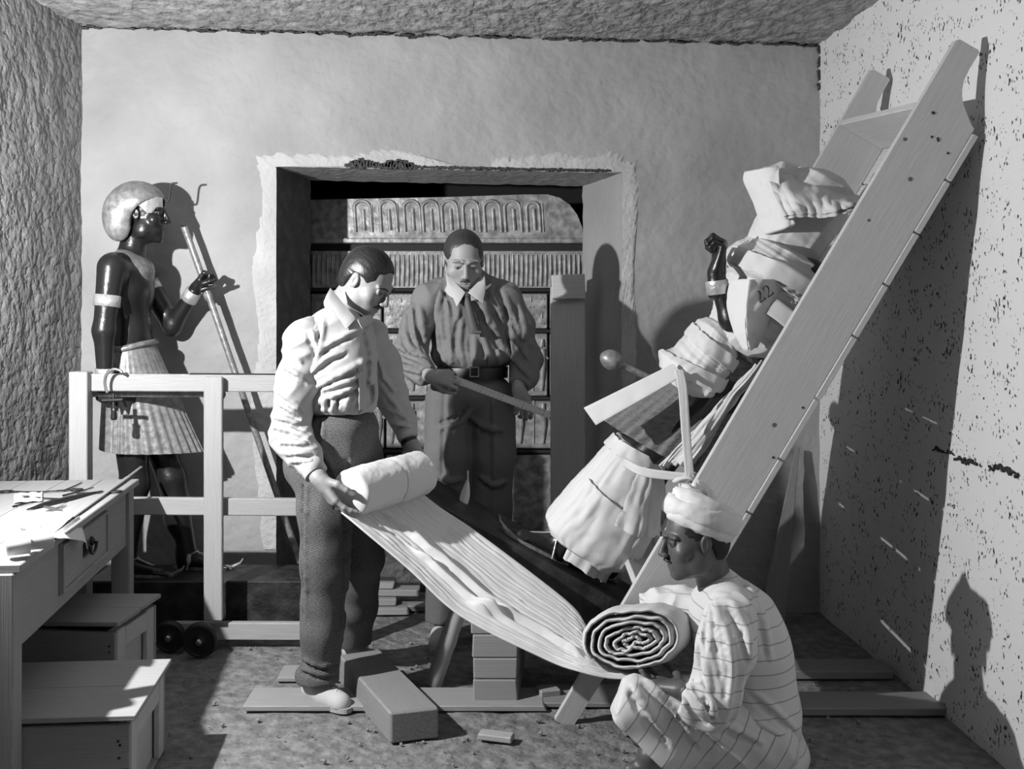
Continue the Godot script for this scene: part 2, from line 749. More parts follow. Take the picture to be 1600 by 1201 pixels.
func make_materials() -> void:
	# --- textures
	var g1 := noise(0.011, 3, 4)
	var g2 := noise(0.05, 4, 2)
	var wood := grey_image(512, 512, func(x, y):
		var a: float = TAU * x / 512.0
		var wx := cos(a) * 40.0
		var wz := sin(a) * 40.0
		var warp: float = g1.get_noise_3d(wx, y * 0.35, wz) * 26.0
		var ring: float = fposmod((y + warp) * 0.09, 1.0)
		ring = ring * ring * 0.6
		var fib: float = g2.get_noise_3d(wx * 0.5, y * 6.0, wz * 0.5)
		return 0.94 - ring * 0.15 + fib * 0.08)
	var wood_bump := grey_image(256, 256, func(x, y):
		var a: float = TAU * x / 256.0
		return 0.5 + 0.5 * g2.get_noise_3d(cos(a) * 9.0, y * 14.0, sin(a) * 9.0))
	var dark_wood_spots := noise_tex(noise(0.012, 8, 5), 512, 0.35, 1.0)
	var blot := noise_tex(noise(0.006, 11, 5), 512, 0.86, 1.0)
	var blot2 := noise_tex(noise(0.02, 21, 5), 512, 0.7, 1.0)
	var fine := noise_tex(noise(0.06, 12, 4), 512)
	var lumps := noise_tex(noise(0.02, 13, 5), 512)
	var cn := noise(0.055, 5, 2, FastNoiseLite.TYPE_CELLULAR)
	cn.cellular_return_type = FastNoiseLite.RETURN_DISTANCE
	var n3 := noise(0.03, 15, 4)
	var crust := grey_image(512, 512, func(x, y):
		return 0.5 + 0.6 * n3.get_noise_2d(x, y * 0.7) - 0.35 * maxf(0.0, -cn.get_noise_2d(x, y * 0.8) - 0.55))
	var sn := noise(0.028, 17, 3)
	var stucco := grey_image(512, 512, func(x, y):
		var w: float = sn.get_noise_2d(x, y)
		return 0.62 + 0.5 * w - 1.4 * maxf(0.0, -w - 0.22))
	var pn := noise(0.06, 31, 3)
	var pm := noise(0.012, 32, 3)
	var dark_pits := grey_image(1024, 1024, func(x, y):
		var w: float = pn.get_noise_2d(x * 1.3, y * 0.75) + 0.5 * pm.get_noise_2d(x, y)
		return 1.0 - clampf((w - 0.51) * 6.0, 0.0, 0.88))  # pits darkened in the colour itself, for their grit and inner shade
	var dn := noise(0.03, 41, 5)
	var dirt := grey_image(512, 512, func(x, y):
		return 0.82 + 0.22 * dn.get_noise_2d(x, y))
	var weave := grey_image(128, 128, func(x, y):
		return 0.5 + 0.25 * sin(x * TAU / 4.0) + 0.25 * sin(y * TAU / 4.0))
	var hb := noise(0.2, 51, 2)
	var tweed := grey_image(256, 256, func(x, y):
		return 0.72 + 0.3 * hb.get_noise_2d(x * 0.6, y * 0.8) + 0.08 * (1.0 if (x / 12 + y / 5) % 2 == 0 else -1.0))
	var stripe := grey_image(8, 128, func(_x, y):
		var q: int = absi(y - 64)
		return 0.66 if q < 4 else (0.86 if q < 7 else 1.0))
	var cloth_wr := noise_tex(noise(0.010, 61, 2), 512)
	var foil_n := noise(0.022, 71, 3)
	var foil := grey_image(512, 512, func(x, y):
		return 0.84 + 0.26 * foil_n.get_noise_2d(x, y))
	# --- setting
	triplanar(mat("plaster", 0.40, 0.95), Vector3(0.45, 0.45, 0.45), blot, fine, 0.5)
	triplanar(mat("fresh_plaster", 0.54, 0.95), Vector3(0.9, 0.9, 0.9), blot, fine, 0.5)
	triplanar(mat("broken_stone", 0.09, 0.95), Vector3(3, 3, 3), blot2, crust, 1.5)
	triplanar(mat("crust", 0.26, 0.95), Vector3(1.2, 1.0, 1.2), blot, stucco, 1.3)
	triplanar(mat("pitted", 0.66, 0.95), Vector3(0.72, 0.72, 0.72), dark_pits, dark_pits, 0.6)
	triplanar(mat("ceiling_rock", 0.42, 0.95), Vector3(0.8, 0.8, 0.8), blot2, crust, 2.0)
	triplanar(mat("dirt", 0.27, 1.0), Vector3(0.9, 0.9, 0.9), dirt, lumps, 2.0)
	triplanar(mat("rubble", 0.34, 1.0), Vector3(3, 3, 3), dirt, fine, 0.5)
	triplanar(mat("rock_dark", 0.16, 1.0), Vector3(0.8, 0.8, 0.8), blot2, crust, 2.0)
	# --- woods, with the grain along u
	for w in [["deal", 0.42], ["tray_wood", 0.60], ["table_wood", 0.36], ["old_wood", 0.34], ["plank_grey", 0.27], ["pale_board", 0.66]]:
		var m := mat(w[0], w[1], 0.75)
		m.albedo_texture = wood
		m.uv1_scale = Vector3(0.9, 3.2, 1)
		m.heightmap_enabled = true
		m.heightmap_texture = wood_bump
		m.heightmap_scale = 0.05
	triplanar(mat("end_grain", 0.20, 0.9), Vector3(9, 9, 9), blot2, fine, 0.2)
	triplanar(mat("old_block", 0.13, 0.9), Vector3(3, 1.2, 3), blot2, fine, 0.2)
	triplanar(mat("kilt_wood", 0.20, 0.7), Vector3(1.6, 5, 5), blot2, fine, 0.35)
	mat("knot", 0.12, 0.8)
	mat("nail", 0.03, 0.5, 0.5)
	# --- cloth, skin
	triplanar(mat("linen", 0.62, 0.95), Vector3(2.2, 2.2, 2.2), null, cloth_wr, 0.25)
	triplanar(mat("roll_cloth", 0.55, 0.95), Vector3(2.2, 2.2, 2.2), null, cloth_wr, 0.3)
	triplanar(mat("shirt_white", 0.40, 0.9), Vector3(2.6, 2.6, 2.6), null, cloth_wr, 0.25)
	triplanar(mat("shirt_grey", 0.16, 0.85), Vector3(2.6, 2.6, 2.6), null, cloth_wr, 0.25)
	triplanar(mat("collar_pale", 0.42, 0.9), Vector3(3, 3, 3), null, cloth_wr, 0.3)
	triplanar(mat("tweed", 0.20, 0.95), Vector3(4.5, 4.5, 4.5), tweed, tweed, 0.03)
	triplanar(mat("trouser_grey", 0.13, 0.9), Vector3(2.2, 2.2, 2.2), null, cloth_wr, 0.3)
	triplanar(mat("robe", 0.60, 0.95), Vector3(1, 22, 1), stripe, null, 0.0)
	triplanar(mat("robe_lap", 0.60, 0.95), Vector3(1, 20, 1), stripe, null, 0.0)
	triplanar(mat("turban", 0.66, 0.95), Vector3(4, 4, 4), null, cloth_wr, 0.2)
	triplanar(mat("canvas", 0.45, 0.9), Vector3(6, 6, 6), null, weave, 0.04)
	triplanar(mat("skin", 0.27, 0.55), Vector3(5, 5, 5), null, fine, 0.06)
	triplanar(mat("skin_dark", 0.085, 0.45), Vector3(5, 5, 5), null, fine, 0.06)
	mat("hair", 0.012, 0.42)
	mat("hair_matte", 0.012, 0.7)
	mat("hair_brown", 0.03, 0.45)
	mat("moustache_grey", 0.05, 0.7)
	mat("brow_grey", 0.11, 0.8)
	mat("eye_white", 0.45, 0.3)
	mat("iris", 0.02, 0.2)
	mat("lip", 0.22, 0.5)
	mat("lip_dark", 0.05, 0.5)
	mat("leather", 0.012, 0.4)
	mat("tie", 0.085, 0.7)
	mat("rubber", 0.35, 0.8)
	mat("lace", 0.7, 0.9)
	mat("steel", 0.45, 0.3, 0.9)
	mat("iron", 0.02, 0.45, 0.4)
	mat("paper", 0.62, 0.9)
	mat("ink", 0.015, 0.8)
	mat("string", 0.55, 0.9)
	# --- statues and shrine
	triplanar(mat("resin_black", 0.014, 0.32), Vector3(4, 4, 4), null, lumps, 0.08)
	triplanar(mat("gilding", 0.36, 0.42, 0.3), Vector3(2.5, 2.5, 2.5), foil, lumps, 0.12)
	triplanar(mat("gilding_bright", 0.6, 0.36, 0.6), Vector3(5, 5, 5), null, lumps, 0.3)
	triplanar(mat("plinth_black", 0.05, 0.5), Vector3(1.5, 1.5, 1.5), dark_wood_spots, fine, 0.15)
	triplanar(mat("shrine_gold", 0.52, 0.42, 0.2), Vector3(1.3, 1.3, 1.3), foil, lumps, 0.3)
	mat("shrine_dark", 0.02, 0.7)
	mat("unlit_black", 0.03, 1.0)  # near black, standing in for the darkness of the chamber beyond
	mat("wheel_black", 0.018, 0.5)

# ------------------------------------------------------------------ the chamber
const BACK := -5.0

func ceil_y(x: float) -> float:
	return 2.855 - 0.0245 * (x + 1.916)

func left_x(z: float) -> float:
	return -1.916 - 0.13 * (z + 5.0)

func shell() -> void:
	var q := noise(1.6, 101, 4)
	var w := noise(3.0, 102, 3)
	# floor
	var b := MB.new()
	var rows := []
	for j in 141:
		var row := PackedVector3Array()
		for i in 101:
			var p := Vector3(lerpf(-3.6, 2.4, i / 100.0), 0, lerpf(3.2, -7.2, j / 140.0))
			p.y = -0.006 + 0.007 * q.get_noise_2d(p.x * 2.0, p.z * 2.0) + 0.004 * w.get_noise_2d(p.x * 7.0, p.z * 7.0)
			row.append(p)
		rows.append(row)
	b.surf(rows)
	b.box(Vector3(-0.6, -0.14, -2.0), Vector3(6.0, 0.2, 10.4))
	structure("floor", b, M.dirt, "trampled earth floor strewn with grit")
	# ceiling: rough rock, a little uneven where it meets the walls
	b = MB.new()
	rows = []
	for j in 121:
		var row := PackedVector3Array()
		for i in 91:
			var x := lerpf(-2.9, 1.95, i / 90.0)
			var z := lerpf(-5.3, 3.2, pow(j / 120.0, 1.6))
			row.append(Vector3(x, ceil_y(x) + 0.016 * q.get_noise_2d(x * 3.0, z * 3.0) + 0.012 * w.get_noise_2d(x * 4.0, z * 4.0), z))
		rows.append(row)
	b.surf(rows)
	b.box(Vector3(-0.5, 3.02, -1.0), Vector3(5.2, 0.2, 8.8))
	structure("ceiling", b, M.ceiling_rock, "rough hewn rock ceiling")
	back_wall(q, w)
	# left wall, splayed
	b = MB.new()
	rows = []
	for j in 61:
		var row := PackedVector3Array()
		for i in 141:
			var z := lerpf(-5.02, -2.0, i / 140.0)
			var y := lerpf(-0.05, 2.95, j / 60.0)
			row.append(Vector3(left_x(z) + 0.012 * q.get_noise_2d(y * 3.0, z * 3.0) + 0.007 * w.get_noise_2d(y * 9.0, z * 9.0), y, z))
		rows.append(row)
	b.surf(rows, false, true)
	b.hexa([Vector3(left_x(-5.02) - 0.25, -0.05, -5.02), Vector3(left_x(-5.02) - 0.03, -0.05, -5.02), Vector3(left_x(-5.02) - 0.25, 2.95, -5.02), Vector3(left_x(-5.02) - 0.03, 2.95, -5.02), Vector3(left_x(-2) - 0.25, -0.05, -2), Vector3(left_x(-2) - 0.03, -0.05, -2), Vector3(left_x(-2) - 0.25, 2.95, -2), Vector3(left_x(-2) - 0.03, 2.95, -2)], 0.002)
	b.hexa([Vector3(-2.6, -0.05, -2.05), Vector3(left_x(-2), -0.05, -2.05), Vector3(-2.6, 2.95, -2.05), Vector3(left_x(-2), 2.95, -2.05), Vector3(-2.6, -0.05, 3.0), Vector3(-2.2, -0.05, 3.0), Vector3(-2.6, 2.95, 3.0), Vector3(-2.2, 2.95, 3.0)], 0.002)
	structure("wall_left", b, M.crust, "coarse grey plastered left wall")
	# right wall
	b = MB.new()
	rows = []
	for j in 61:
		var row := PackedVector3Array()
		for i in 121:
			var z := lerpf(-5.02, 3.0, i / 120.0)
			var y := lerpf(-0.05, 2.95, j / 60.0)
			row.append(Vector3(1.690 + 0.015 * (z + 5.0) + 0.006 * q.get_noise_2d(y * 2.0 + 9.0, z * 2.0), y, z))
		rows.append(row)
	b.surf(rows)
	b.hexa([Vector3(1.71, -0.05, -5.05), Vector3(2.2, -0.05, -5.05), Vector3(1.71, 2.95, -5.05), Vector3(2.2, 2.95, -5.05), Vector3(1.83, -0.05, 3.0), Vector3(2.2, -0.05, 3.0), Vector3(1.83, 2.95, 3.0), Vector3(2.2, 2.95, 3.0)], 0.001)
	structure("wall_right", b, M.pitted, "pale pitted right wall")
	# a ragged crack across the right wall
	b = MB.new()
	var run := 0
	var ys := [[3.22, 0.945], [3.30, 0.962], [3.40, 0.948], [3.47, 0.955], [3.58, 0.946], [3.68, 0.958], [3.80, 0.955]]
	for k in ys.size() - 1:
		if k == 2:
			continue
		var a := Vector3(1.686 + 0.015 * (5.0 - ys[k][0]), ys[k][1], -ys[k][0])
		var c := Vector3(1.686 + 0.015 * (5.0 - ys[k + 1][0]), ys[k + 1][1], -ys[k + 1][0])
		for s in 4:
			var p := a.lerp(c, (s + 0.1) / 4.0) + Vector3(0, rng.randf_range(-0.012, 0.012), 0)
			var r := a.lerp(c, (s + rng.randf_range(0.8, 1.2)) / 4.0) + Vector3(0, rng.randf_range(-0.012, 0.012), 0)
			b.bar(p, r, Vector3.UP, rng.randf_range(0.004, 0.024) * (1.0 if k < 2 else 0.6), 0.012, 0.001)
		run += 1
	structure("trim_1", b, M.shrine_dark, "dark ragged crack across the right wall")
	# out of view behind the camera; dark so that little light bounces back
	b = MB.new()
	b.box(Vector3(-0.4, 1.45, 3.0), Vector3(4.6, 3.0, 0.2))
	structure("wall_rear_unseen", b, M.rock_dark, "unseen wall behind the camera, coloured dark to keep bounced light low")

const DOOR_L := -0.9625
const DOOR_R := 0.722

func door_top(x: float) -> float:
	return 2.168 - 0.019 * (x + 0.96)

func back_wall(q: FastNoiseLite, w: FastNoiseLite) -> void:
	var b := MB.new()
	var bump := func(x: float, y: float) -> float:
		return 0.012 * q.get_noise_2d(x * 1.2, y * 1.2) + 0.005 * w.get_noise_2d(x * 3.0, y * 3.0)
	var patch := func(x0: float, x1: float, y0: Callable, y1: Callable, nx: int, ny: int) -> void:
		var rows := []
		for j in ny + 1:
			var row := PackedVector3Array()
			for i in nx + 1:
				var x := lerpf(x0, x1, float(i) / nx)
				var y: float = lerpf(y0.call(x), y1.call(x), float(j) / ny)
				row.append(Vector3(x, y, BACK + bump.call(x, y)))
			rows.append(row)
		b.surf(rows, false, true)
	var low := func(_x: float) -> float: return -0.05
	var top := func(x: float) -> float: return ceil_y(x) - 0.012 + 0.012 * w.get_noise_2d(x * 9.0, 7.0) + 0.012 * q.get_noise_2d(x * 5.0, 3.0)
	var lint := func(x: float) -> float: return door_top(x) + 0.006 * w.get_noise_2d(x * 12.0, 1.0)
	patch.call(-1.95, DOOR_L, low, top, 32, 72)
	patch.call(DOOR_R, 1.74, low, top, 32, 72)
	patch.call(DOOR_L, DOOR_R, lint, top, 56, 20)
	# the mass behind the skin
	b.hexa([Vector3(-2.2, -0.1, -5.45), Vector3(-1.0, -0.1, -5.45), Vector3(-2.2, 3.0, -5.45), Vector3(-1.0, 3.0, -5.45), Vector3(-2.2, -0.1, -5.03), Vector3(-1.0, -0.1, -5.03), Vector3(-2.2, 3.0, -5.03), Vector3(-1.0, 3.0, -5.03)], 0.001)
	b.box(Vector3(1.3, 1.45, -5.24), Vector3(1.0, 3.1, 0.42), Basis(), 0.001)
	b.box(Vector3(-0.12, 2.62, -5.24), Vector3(1.9, 0.8, 0.42), Basis(), 0.001)
	structure("wall_back", b, M.plaster, "smooth plastered back wall with a doorway")
	# the jambs and the underside of the lintel, splayed
	var il := -0.868
	var ir := 0.580
	b = MB.new()
	var rev := func(b: MB, a0: Vector3, a1: Vector3, c0: Vector3, c1: Vector3, n: int) -> void:
		var rows := []
		for j in n + 1:
			var row := PackedVector3Array()
			for i in 9:
				var p := a0.lerp(a1, float(j) / n).lerp(c0.lerp(c1, float(j) / n), i / 8.0)
				if i > 0:
					p += Vector3(0.007, 0.007, 0) * w.get_noise_3d(p.x * 5.0, p.y * 5.0, p.z * 5.0)
				row.append(p)
			rows.append(row)
		b.surf(rows)
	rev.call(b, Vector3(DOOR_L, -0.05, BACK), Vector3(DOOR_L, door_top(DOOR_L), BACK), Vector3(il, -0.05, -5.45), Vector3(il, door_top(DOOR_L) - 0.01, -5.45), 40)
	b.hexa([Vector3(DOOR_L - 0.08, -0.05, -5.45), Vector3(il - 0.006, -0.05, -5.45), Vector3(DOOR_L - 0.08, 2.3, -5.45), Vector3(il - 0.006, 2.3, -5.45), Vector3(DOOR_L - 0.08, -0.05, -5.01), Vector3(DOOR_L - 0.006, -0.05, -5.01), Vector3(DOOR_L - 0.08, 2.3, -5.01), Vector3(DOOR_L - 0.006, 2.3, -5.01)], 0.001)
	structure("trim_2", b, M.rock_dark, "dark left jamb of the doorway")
	b = MB.new()
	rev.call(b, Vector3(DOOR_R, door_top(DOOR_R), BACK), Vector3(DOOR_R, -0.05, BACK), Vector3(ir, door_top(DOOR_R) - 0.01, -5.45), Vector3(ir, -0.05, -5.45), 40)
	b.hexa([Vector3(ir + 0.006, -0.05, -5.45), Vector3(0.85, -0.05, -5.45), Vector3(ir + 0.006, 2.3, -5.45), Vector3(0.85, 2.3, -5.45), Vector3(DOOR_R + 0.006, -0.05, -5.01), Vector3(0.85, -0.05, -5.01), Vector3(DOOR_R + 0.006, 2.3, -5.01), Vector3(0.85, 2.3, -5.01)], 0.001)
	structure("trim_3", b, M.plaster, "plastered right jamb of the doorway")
	b = MB.new()
	rev.call(b, Vector3(DOOR_L, door_top(DOOR_L), BACK), Vector3(DOOR_R, door_top(DOOR_R), BACK), Vector3(il, door_top(DOOR_L) - 0.012, -5.45), Vector3(ir, door_top(DOOR_R) - 0.012, -5.45), 40)
	structure("trim_4", b, M.plaster, "plastered underside of the lintel")
	# the fresh plaster rim round the doorway, ragged outside
	var rag := func(called: String, inner: Array, outer: Array, words: String, jit := 0.022) -> void:
		var m := MB.new()
		var n := 60
		var ia := spline(inner, n)
		var oa := spline(outer, n)
		var rows := []
		for j in n + 1:
			var out: Vector3 = (oa[j] - ia[j]).normalized()
			var wob := jit * (q.get_noise_2d(j * 0.35, inner[0].x * 9.0) * 1.3 + 0.8 * w.get_noise_2d(j * 0.9, inner[0].y * 9.0))
			var o2: Vector3 = oa[j] + out * wob
			var row := PackedVector3Array()
			for i in 6:
				var p: Vector3 = ia[j].lerp(o2, i / 5.0)
				p.z = BACK + bump.call(p.x, p.y) + (0.006 if i < 5 else -0.006)
				row.append(p)
			rows.append(row)
		m.surf(rows)
		if called:
			structure(called, m, M.fresh_plaster, words)
	rag.call("trim_5", [Vector3(DOOR_L, 0.3, 0), Vector3(DOOR_L, 1.2, 0), Vector3(DOOR_L, 2.16, 0)], [Vector3(-1.03, 0.3, 0), Vector3(-1.10, 1.0, 0), Vector3(-1.06, 1.35, 0), Vector3(-1.09, 1.7, 0), Vector3(-1.04, 2.0, 0), Vector3(-1.07, 2.23, 0)], "pale ragged plaster rim left of the doorway")
	rag.call("trim_6", [Vector3(DOOR_R, 2.14, 0), Vector3(DOOR_R, 1.2, 0), Vector3(DOOR_R, 0.3, 0)], [Vector3(0.80, 2.2, 0), Vector3(0.81, 2.0, 0), Vector3(0.79, 1.7, 0), Vector3(0.80, 1.3, 0), Vector3(0.77, 0.3, 0)], "pale ragged plaster rim right of the doorway")
	rag.call("trim_7", [Vector3(-0.07, 2.165, 0), Vector3(-0.4, 2.17, 0), Vector3(-1.0, 2.165, 0)], [Vector3(-0.13, 2.185, 0), Vector3(-0.30, 2.235, 0), Vector3(-0.44, 2.255, 0), Vector3(-0.6, 2.225, 0), Vector3(-0.8, 2.235, 0), Vector3(-1.07, 2.225, 0)], "pale plaster over the left half of the lintel")
	rag.call("trim_8", [Vector3(0.74, 2.14, 0), Vector3(0.4, 2.15, 0), Vector3(0.08, 2.155, 0)], [Vector3(0.78, 2.19, 0), Vector3(0.68, 2.25, 0), Vector3(0.58, 2.215, 0), Vector3(0.4, 2.24, 0), Vector3(0.25, 2.215, 0), Vector3(0.09, 2.21, 0)], "pale plaster over the right half of the lintel")
	# broken stone showing over the lintel: lumps along its lower edge
	b = MB.new()
	for k in 90:
		var x := lerpf(-0.62, 0.66, k / 89.0)
		var big := 0.034 if x < -0.28 else 0.012
		if x < -0.28:
			big *= 0.5 + 0.9 * absf(sin((x + 0.62) * 19.0))
		var c := Vector3(x, door_top(x) + 0.004 + big * 0.35, BACK + 0.006)
		b.box(c, Vector3(rng.randf_range(0.014, 0.03), big * rng.randf_range(0.6, 1.2), 0.022), Basis(Vector3(0, 0, 1), rng.randf_range(-0.5, 0.5)), 0.003)
	structure("trim_9", b, M.broken_stone, "dark broken stone along the lintel edge")
	# the dark joint between wall and ceiling
	b = MB.new()
	for k in 110:
		var x := lerpf(-1.9, 1.66, k / 109.0)
		if rng.randf() < 0.25:
			continue
		var y := ceil_y(x) - 0.008 + 0.012 * w.get_noise_2d(x * 9.0, 7.0) + 0.012 * q.get_noise_2d(x * 5.0, 3.0)
		b.box(Vector3(x, y, BACK + 0.004), Vector3(0.04, rng.randf_range(0.004, 0.011), 0.02), Basis(Vector3(0, 0, 1), rng.randf_range(-0.25, 0.25)), 0.001)
	for k in 13:
		if k % 4 == 2:
			continue
		b.box(Vector3(1.682 + rng.randf_range(-0.003, 0.003), 2.74 - k * 0.016, BACK + 0.006), Vector3(rng.randf_range(0.003, 0.010), 0.018, 0.02), Basis(Vector3(0, 0, 1), rng.randf_range(-0.6, 0.6)), 0.001)
	structure("trim_10", b, M.broken_stone, "dark crack between back wall and ceiling")
	# the burial chamber beyond
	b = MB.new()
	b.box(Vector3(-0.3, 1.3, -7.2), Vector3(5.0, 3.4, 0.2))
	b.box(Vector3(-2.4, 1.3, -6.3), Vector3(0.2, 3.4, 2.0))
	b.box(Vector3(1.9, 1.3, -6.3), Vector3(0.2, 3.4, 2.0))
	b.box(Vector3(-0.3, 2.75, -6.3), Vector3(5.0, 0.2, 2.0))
	structure("wall_beyond", b, M.unlit_black, "walls of the unlit chamber beyond the doorway, its darkness put into their colour")

# ------------------------------------------------------------------ the gilded shrine seen through the doorway
func shrine() -> void:
	var d := 5.72
	var pz := -d
	var o := thing("gilded_shrine", "large gilded wooden shrine with embossed panels filling the doorway", "shrine", Vector3(-0.35, 0, pz - 0.4))
	var S := func(px: float, py: float) -> Vector2:
		return Vector2((px - 740.0) * d / F, EYE + (480.0 - py) * d / F)
	# body behind the panels
	var b := MB.new()
	var poly := PackedVector2Array()
	for q in [[300, 1000], [911, 1000], [911, 352], [300, 352]]:
		poly.append(S.call(q[0], q[1]))
	b.prism(poly, Transform3D(Basis(), Vector3(0, 0, pz - 0.8)), 0.78)
	part(o, "body", b, M.shrine_dark)
	# roof front with its curved shoulder
	b = MB.new()
	poly = PackedVector2Array()
	for q in [[300, 372], [300, 316], [500, 312], [700, 308], [820, 304], [856, 304], [874, 309], [890, 320], [902, 336], [909, 354], [912, 372]]:
		poly.append(S.call(q[0], q[1]))
	b.prism(poly, Transform3D(Basis(), Vector3(0, 0, pz - 0.7)), 0.71)
	var roof := part(o, "roof_panel", b, M.shrine_gold, "embossed gilded front of the roof with a curved shoulder")
	# embossed hoops on the roof
	var hoop := MB.new()
	var xs := [566, 606, 643, 672, 702, 735, 768, 800, 832]
	for i in xs.size():
		var c: Vector2 = S.call(xs[i], 335)
		var big := 1.0 if i < 8 else 0.8
		var pts := []
		for k in 13:
			var a := PI * k / 12.0
			pts.append(Vector3(c.x + 0.044 * big * cos(a), c.y + 0.035 + 0.040 * big * sin(a), pz + 0.014))
		pts.push_front(Vector3(c.x + 0.056 * big, c.y - 0.10, pz + 0.014))
		pts.push_back(Vector3(c.x - 0.034 * big, c.y - 0.10, pz + 0.014))
		hoop.tube(pts, [0.009], 7)
		hoop.tube([Vector3(c.x + 0.004, c.y + 0.03, pz + 0.012), Vector3(c.x + 0.014, c.y - 0.09, pz + 0.012)], [0.012], 7)
		hoop.tube([Vector3(c.x + 0.052, c.y + 0.06, pz + 0.010), Vector3(c.x + 0.062, c.y - 0.10, pz + 0.010)], [0.006], 6)
	part(roof, "embossed_emblems", hoop, M.shrine_gold)
	# cornice ledge
	b = MB.new()
	var l0: Vector2 = S.call(300, 377)
	var l1: Vector2 = S.call(913, 377)
	b.hexa([Vector3(l0.x, l0.y - 0.017, pz - 0.1), Vector3(l1.x, l1.y - 0.017, pz - 0.1), Vector3(l0.x, l0.y + 0.017, pz - 0.1), Vector3(l1.x, l1.y + 0.017, pz - 0.1), Vector3(l0.x, l0.y - 0.013, pz + 0.06), Vector3(l1.x, l1.y - 0.013, pz + 0.06), Vector3(l0.x, l0.y + 0.015, pz + 0.06), Vector3(l1.x, l1.y + 0.015, pz + 0.06)], 0.005)
	part(o, "cornice", b, M.shrine_gold)
	# frieze of upright ribs
	b = MB.new()
	var f0: Vector2 = S.call(486, 392)
	var f1: Vector2 = S.call(911, 450)
	b.box(Vector3((f0.x + f1.x) / 2, (f0.y + f1.y) / 2, pz), Vector3(f1.x - f0.x, f0.y - f1.y, 0.02), Basis(), 0.003)
	var frieze := part(o, "frieze_panel", b, M.shrine_gold)
	var x := 490.0
	while x < 908.0:
		b = MB.new()
		var a: Vector2 = S.call(x, 398)
		var c: Vector2 = S.call(x, 447)
		b.tube([Vector3(a.x, a.y, pz + 0.012), Vector3(a.x, lerpf(a.y, c.y, 0.5), pz + 0.016), Vector3(c.x, c.y, pz + 0.012)], [0.0075, 0.0095, 0.0075], 8)
		part(frieze, "rib", b, M.shrine_gold)
		x += 7.4
	# mouldings
	for yy in [[453, 7], [517, 6], [622, 6], [705, 6]]:
		b = MB.new()
		var m0: Vector2 = S.call(470, yy[0])
		var m1: Vector2 = S.call(911, yy[0])
		b.tube([Vector3(m0.x, m0.y, pz + 0.012), Vector3(m1.x, m1.y, pz + 0.012)], [0.012], 8)
		part(o, "moulding", b, M.shrine_dark, "dark rounded moulding")
	# panels with embossed figures
	for pr in [[486, 596, 459, 513], [600, 690, 459, 513], [694, 800, 459, 513], [804, 855, 459, 513], [859, 910, 459, 513], [486, 596, 521, 618], [600, 690, 521, 618], [694, 800, 521, 618], [804, 855, 521, 618], [859, 910, 521, 618], [486, 600, 626, 700], [604, 700, 626, 700], [704, 800, 626, 700], [804, 910, 626, 700], [486, 600, 710, 900], [604, 700, 710, 900], [704, 910, 710, 900]]:
		var p0: Vector2 = S.call(pr[0], pr[2])
		var p1: Vector2 = S.call(pr[1], pr[3])
		b = MB.new()
		b.box(Vector3((p0.x + p1.x) / 2, (p0.y + p1.y) / 2, pz), Vector3(p1.x - p0.x, p0.y - p1.y, 0.024), Basis(), 0.005)
		var pan := part(o, "panel", b, M.shrine_gold)
		var e := MB.new()
		var w := p1.x - p0.x
		var hh := p0.y - p1.y
		var cols := int(w / 0.055)
		for i in cols:
			var cx := p0.x + (i + 0.5) * w / cols
			if hh > 0.25:      # a row of standing figures
				var s := minf(hh, 0.34)
				var y0 := p1.y + 0.03
				if i % 2 == 0:
					e.tube([Vector3(cx, y0, pz + 0.014), Vector3(cx + 0.006, y0 + s * 0.4, pz + 0.016), Vector3(cx, y0 + s * 0.68, pz + 0.018)], [0.010, 0.016, 0.020], 7)
					e.tube([Vector3(cx, y0 + s * 0.72, pz + 0.016), Vector3(cx, y0 + s * 0.84, pz + 0.016)], [0.015, 0.012], 7)
					e.tube([Vector3(cx, y0 + s * 0.62, pz + 0.016), Vector3(cx + 0.035, y0 + s * 0.52, pz + 0.014)], [0.007], 6)
				else:
					e.tube([Vector3(cx + 0.012, y0, pz + 0.014), Vector3(cx + 0.012, y0 + s * 0.9, pz + 0.014)], [0.005], 6)
			else:
				for r in int(hh / 0.045):
					var cy := p1.y + (r + 0.6) * 0.045
					var a := Vector3(cx - 0.012, cy, pz + 0.013)
					var kind := (i * 7 + r * 5) % 3
					if kind == 0:
						e.tube([a, a + Vector3(0.026, 0.004, 0)], [0.006], 6)
					elif kind == 1:
						e.tube([a + Vector3(0.012, -0.014, 0), a + Vector3(0.010, 0.016, 0)], [0.007, 0.004], 6)
					else:
						e.tube([a, a + Vector3(0.012, 0.012, 0), a + Vector3(0.026, 0, 0)], [0.005], 6)
		part(pan, "embossed_relief", e, M.shrine_gold)

func doorway_things() -> void:
	# tall plank standing in the right of the doorway, with a rough batten nailed across its head
	var o := thing("upright_plank", "tall pale plank standing upright at the right of the doorway", "plank", P(888, 1000, 5.2) * Vector3(1, 0, 1))
	var b := MB.new()
	var a := P(887, 448, 5.2)
	b.bar(Vector3(a.x, 0.0, a.z), a, Vector3.RIGHT, 0.175, 0.03, 0.003, uvr())
	part(o, "board", b, M.pale_board)
	b = MB.new()
	b.bar(P(862, 449, 5.16), P(914, 447, 5.16), Vector3.UP, 0.125, 0.025, 0.004, uvr())
	part(o, "batten", b, M.pale_board)
	# dark sill across the threshold
	b = MB.new()
	b.box(Vector3(-0.15, 0.13, -5.42), Vector3(1.4, 0.30, 0.16), Basis(), 0.01)
	structure("trim_11", b, M.rock_dark, "dark sill across the doorway")

